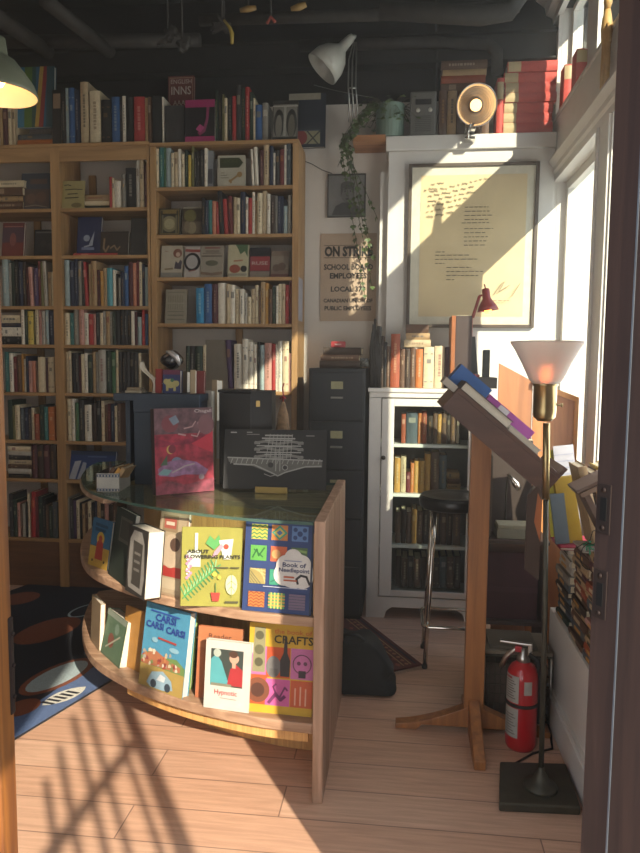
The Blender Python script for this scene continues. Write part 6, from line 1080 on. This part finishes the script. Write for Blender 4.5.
for off_, wd_, col in [(.018, .012, '#2a2430'), (.045, .006, '#a08458'), (.085, .006, '#a08458')]: b.poly([P_[0]+inn*off_+edge*.03, P_[0]+inn*(off_+wd_)+edge*.03, P_[4]+inn*(off_+wd_)-edge*.03, P_[4]+inn*off_-edge*.03], rug_mat('wool_'+col[1:], col))
for k in range(16): c = P_[0]+inn*.066+edge*(.05+.058*k); b.poly([c+edge.normalized()*.014, c+inn*.012, c-edge.normalized()*.014, c-inn*.012], rug_mat('wool_9a6a4a', '#9a6a4a'))
for k in range(40): c = P_[0]+inn*(.11+.10*(k % 4)+.02*sin(k))+edge*(.06+.022*k); b.poly([c+edge.normalized()*.02, c+inn*.014, c-edge.normalized()*.02, c-inn*.014], rug_mat(*(('wool_2a2430', '#2a2430') if k % 2 else ('wool_8a4a38', '#8a4a38'))))
b.build('woven_pattern', t, merge=False)
b = MB(); fm = rug_mat('fringe_wool', '#8d8478'); side = (P_[1]-P_[0])
for k in range(60): s_ = P_[0]+side*(k/60)*3.0; o_ = -edge.normalized()*.03; b.tube([s_+Vector((0, 0, -.005)), s_+o_+Vector((.002*sin(k*3), 0, -.007))], .0012, fm, 4)
for k in range(60): s_ = P_[4]+side*(k/60)*3.2; o_ = edge.normalized()*.05; b.tube([s_+Vector((0, 0, -.005)), s_+o_+Vector((.003*sin(k*3), 0, .004))], .0016, fm, 4)
b.build('fringe', t)
bgm = mat('black_canvas', '#15181a', .75, var=.25, scale=60, bump=.3)
t = thing('tote_bag', 'black canvas bag standing on the floor behind the counter panel', 'bag', (-.135, 2.93, .0105)); bm = bmesh.new(); bmesh.ops.create_cube(bm, size=1); bmesh.ops.subdivide_edges(bm, edges=bm.edges[:], cuts=6, use_grid_fill=True)
for v in bm.verts:
    x, y, z = v.co; zz = z+.5; k = 1-.18*zz+.03*sin(7*x+5*y+6*zz); rr = 1-.12*(abs(2*x)**4)*(abs(2*y)**4); v.co = Vector((x*.27*k*rr+.012*sin(9*zz), y*.20*k*rr, zz*(.225+.02*sin(6*x)-.25*max(0, x))))
b = MB(); b.bm(bm, bgm, None, True); b.build('body', t); b = MB(); b.tube([(-.09, -.03, .20), (-.08, -.05, .24), (-.03, -.06, .245), (.0, -.05, .22), (.01, -.04, .17)], .008, bgm, 8); b.build('strap', t)

# ============================================================ green pendant lamp
gm_ = mat('sage_enamel', '#757a68', .45, var=.05); Yg = 2.6; c = PY(-2, 95, Yg); R_ = PY(34, 95, Yg).x-c.x; zt_ = PY(-2, 36, Yg).z
t = thing('pendant_lamp', 'sage green metal pendant lamp, lit, at the upper left edge', 'lamp', (c.x, Yg, c.z)); hh = zt_-c.z
pr_ = [(R_, 0), (R_*.985, .012), (R_*.90, .045), (R_*.70, .085), (R_*.46, hh*.60), (R_*.30, hh*.66), (R_*.27, hh*.70), (R_*.22, hh*.97), (R_*.12, hh), (.0, hh)]
ins = [(.0, hh*.58), (R_*.28, hh*.575), (R_*.44, hh*.56), (R_*.67, .080), (R_*.87, .043), (R_*.955, .012), (R_*.97, 0)]
b = MB(); b.lathe(ins[::-1]+[], mat('shade_inside_cream', '#e8dcc0', .6, var=.02), 48, cap=False); b.build('shade_lining', t); b = MB(); b.lathe([(R_*.97, 0)]+pr_, gm_, 48, cap=False); b.build('shade', t)
b = MB(); b.lathe([(0, .03), (.018, .033), (.03, .052), (.022, .075), (.012, .09), (0, .09)], mat('pendant_bulb', '#ffd9a0', .3, emit='#ffb060', estr=14), 20); b.build('bulb', t)
b = MB(); b.tube([(0, 0, hh), (0, 0, ZC-c.z)], .004, C('#1a1a1a'), 8); b.build('cable', t)
l = bpy.data.lights.new('pendant_light', 'POINT'); l.energy = .55; l.color = (1, .68, .38); l.shadow_soft_size = .03; o = bpy.data.objects.new('pendant_light', l); COL.objects.link(o); o.location = (c.x, Yg, c.z+.006)

# ============================================================ ceiling: beams, ducts, pipes, cables
bk = mat('black_steel', '#262421', .7, .2, var=.2, scale=12); bk2 = mat('dusty_black_pipe', '#322f2b', .75, var=.25, scale=20)
def pipe(lab, pts, r, m=bk2, name='pipe', cat='pipe', n=14):
    b = MB(); b.tube(pts, r, m, n); return tag(b.build(name), lab, cat)
def zc(px, py, Y): return PY(px, py, Y)
b = MB(); 
for i, (y, z0, z1, d) in enumerate([(4.23, 3.12, 3.26, .07), (3.55, 3.26, 3.34, .06), (2.9, 3.22, 3.28, .05)]):
    b = MB(); b.box(-3.6, XR-.01, y, y+.02, z0, z1, bk); b.box(-3.6, XR-.01, y-d/2, y+d/2+.02, z0-.012, z0, bk); b.box(-3.6, XR-.01, y-d/2, y+d/2+.02, z1, z1+.012, bk); tag(b.build('ceiling_beam'), ['black steel beam running just above the bookcases', 'black steel beam crossing the middle of the ceiling', 'nearest black steel beam crossing the ceiling'][i], 'beam')
for i, (pa, pb, r) in enumerate([((45, 0, 3.3), (110, 52, 3.9), .035), ((-20, 5, 3.3), (48, 52, 3.9), .04)]):
    A, B = PY(pa[0], pa[1], pa[2]), PY(pb[0], pb[1], pb[2]); pipe(['slanting black conduit at the upper left, right of two', 'slanting black conduit at the upper left, left of two'][i], [A, B], r)
pipe('long black pipe running across the ceiling above the bookcases', [PY(-10, 42, 3.85), PY(200, 40, 3.85)], .035)
pipe('black pipe crossing the ceiling behind the desk lamp', [PY(200, 20, 3.7), PY(400, 14, 3.7), PY(520, 6, 3.7)], .03)
pipe('elbowed black pipe rising above the red books', [PY(497, 74, 4.2), PY(497, 52, 4.2), PY(488, 44, 4.2), PY(430, 42, 4.2), PY(300, 46, 4.2)], .034)
pipe('thin black drop pipe from the ceiling above the radio', [PY(437, 0, 4.2), PY(437, 90, 4.24)], .008)
pipe('black duct bend near the crown moulding', [PY(520, -6, 3.6), PY(508, 12, 3.6), PY(480, 16, 3.6), PY(380, 10, 3.6)], .045)
for i, (px, py) in enumerate([(182, 48), (222, 26), (168, 38)]):
    b = MB(); c = PY(px, py, 3.6); rr = random.Random(i)
    for k in range(5): b.tube([c+Vector((rr.uniform(-.05, .05), 0, rr.uniform(-.03, .05))) for _ in range(3)], .014, bk2, 8)
    b.tube([c+Vector((0, 0, .02)), Vector((c.x, c.y, ZC))], .006, bk2, 6); tag(b.build('cable_bundle'), ['tangled black cable bundle above the dark red sign book', 'tangled black cable bundle right of the sign book', 'small dark cable knot hanging left above the sign book'][i], 'cables')
b = MB(); b.tube([PY(224, 20, 3.5), PY(230, 28, 3.5), PY(232, 34, 3.5), PY(232, 44, 3.5)], [.006, .008, .011, .007], C('#c9a83a'), 8); q = PY(224, 20, 3.5); b.tube([q, Vector((q.x, q.y, ZC))], .004, bk2, 6); tag(b.build('yellow_cable_end'), 'yellow cable end hanging from the dark ceiling', 'cable')
b = MB(); c = PY(248, 9, 3.5); b.tube([c+Vector((-.04, 0, -.005)), c, c+Vector((.04, 0, .004))], [.010, .016, .010], C('#a8803c'), 8); b.tube([c, Vector((c.x, c.y, ZC))], .006, bk2, 6); tag(b.build('pipe_fitting'), 'brass-coloured pipe fitting on the ceiling, left of two', 'fitting')
b = MB(); c = PY(299, 7, 3.5); b.tube([c+Vector((-.04, 0, -.008)), c, c+Vector((.035, 0, .01))], [.010, .018, .012], C('#b08a44'), 8); b.tube([c, Vector((c.x, c.y, ZC))], .006, bk2, 6); tag(b.build('pipe_fitting'), 'brass-coloured pipe fitting on the ceiling, right of two', 'fitting')
b = MB(); c = PY(271, 19, 3.5); b.tube([c+Vector((-.02, 0, -.02)), c+Vector((0, 0, .01)), c+Vector((.02, 0, -.015))], .008, C('#b0483a'), 8); b.tube([c, Vector((c.x, c.y, ZC))], .004, bk2, 6); tag(b.build('red_wire_nut'), 'small red wire connector hanging from the ceiling', 'connector')

# ============================================================ the building across the street, seen through the windows
t = thing('street_building', 'pale building with rows of teal windows across the street, through the clerestory', 'building', (9, 16, -.1)); fac = mat('pale_render', '#b9b7b0', .8); tgl = mat('teal_panes', '#4f8c92', .25)
b = MB(); b.box(-6.5, 9, 0, 4, 0, 13, fac); b.build('facade', t)
for j in range(4):
    for i in range(8): b = MB(); b.box(-6+1.8*i, -4.9+1.8*i, -.03, -.001, 1.5+2.9*j, 3.4+2.9*j, tgl); w__ = b.build('window', t); b = MB(); [b.box(-6.02+1.8*i, -4.88+1.8*i, -.05, -.0305, 1.48+2.9*j+.62*k, 1.54+2.9*j+.62*k, fac) for k in range(4)]; b.build('glazing_bars', w__)

# ============================================================ haze volume added to veil the room
hm = bpy.data.materials.new('veil_haze'); hm.use_nodes = True; n = hm.node_tree; n.nodes.clear(); o_ = n.nodes.new('ShaderNodeOutputMaterial'); vs_ = n.nodes.new('ShaderNodeVolumeScatter')
vs_.inputs['Density'].default_value = HAZE; vs_.inputs['Anisotropy'].default_value = .45; vs_.inputs['Color'].default_value = (1, .97, .93, 1); n.links.new(vs_.outputs[0], o_.inputs['Volume'])
b = MB(); b.box(-4.58, XR-.001, 1.10, YW-.001, .0005, ZC-.001, hm); o = b.build('veil_haze'); o['kind'] = 'stuff'; tag(o, 'thin added haze veiling the air of the room', 'haze')

# ============================================================ fewer than three hundred books as things, the least visible rest as one
from bpy_extras.object_utils import world_to_camera_view
bpy.context.view_layer.update()
cand = []; keep = 0
for o in COL.objects:
    if o.get('category') == 'book':
        if o.type == 'EMPTY': keep += 1; continue
        bb = [world_to_camera_view(S, cam, o.matrix_world @ Vector(c)) for c in o.bound_box]; xs_ = [c.x for c in bb]; ys_ = [c.y for c in bb]
        A_ = max(0, min(1, max(xs_))-max(0, min(xs_)))*max(0, max(ys_)-min(ys_)); pos = o.matrix_world.translation
        if -.17 < pos.x < .43 and 3.83 < pos.y < 3.87 and pos.z < 1.2: A_ *= .35        # behind the cabinet glass, in shade
        if pos.z < .95 and pos.y > 3.9 and pos.x < -.6: A_ *= .6
        cand.append((A_, o.name))
cand.sort(reverse=True); rest = cand[296-keep:]
b = MB()
for _, nme in rest:
    o = COL.objects[nme]; me = o.data; M = o.matrix_world
    for k_, mm_ in enumerate(me.materials):
        idx = [p for p in me.polygons if p.material_index == k_]; mp = {}; vs = []
        for p in idx:
            for v in p.vertices:
                if v not in mp: mp[v] = len(vs); vs.append(me.vertices[v].co.copy())
        b.add(vs, [[mp[v] for v in p.vertices] for p in idx], mm_, M)
    bpy.data.objects.remove(o)
o = b.build('shelved_books'); o['kind'] = 'stuff'; tag(o, 'the least visible remaining books packed on the shelves of the cases', 'books')
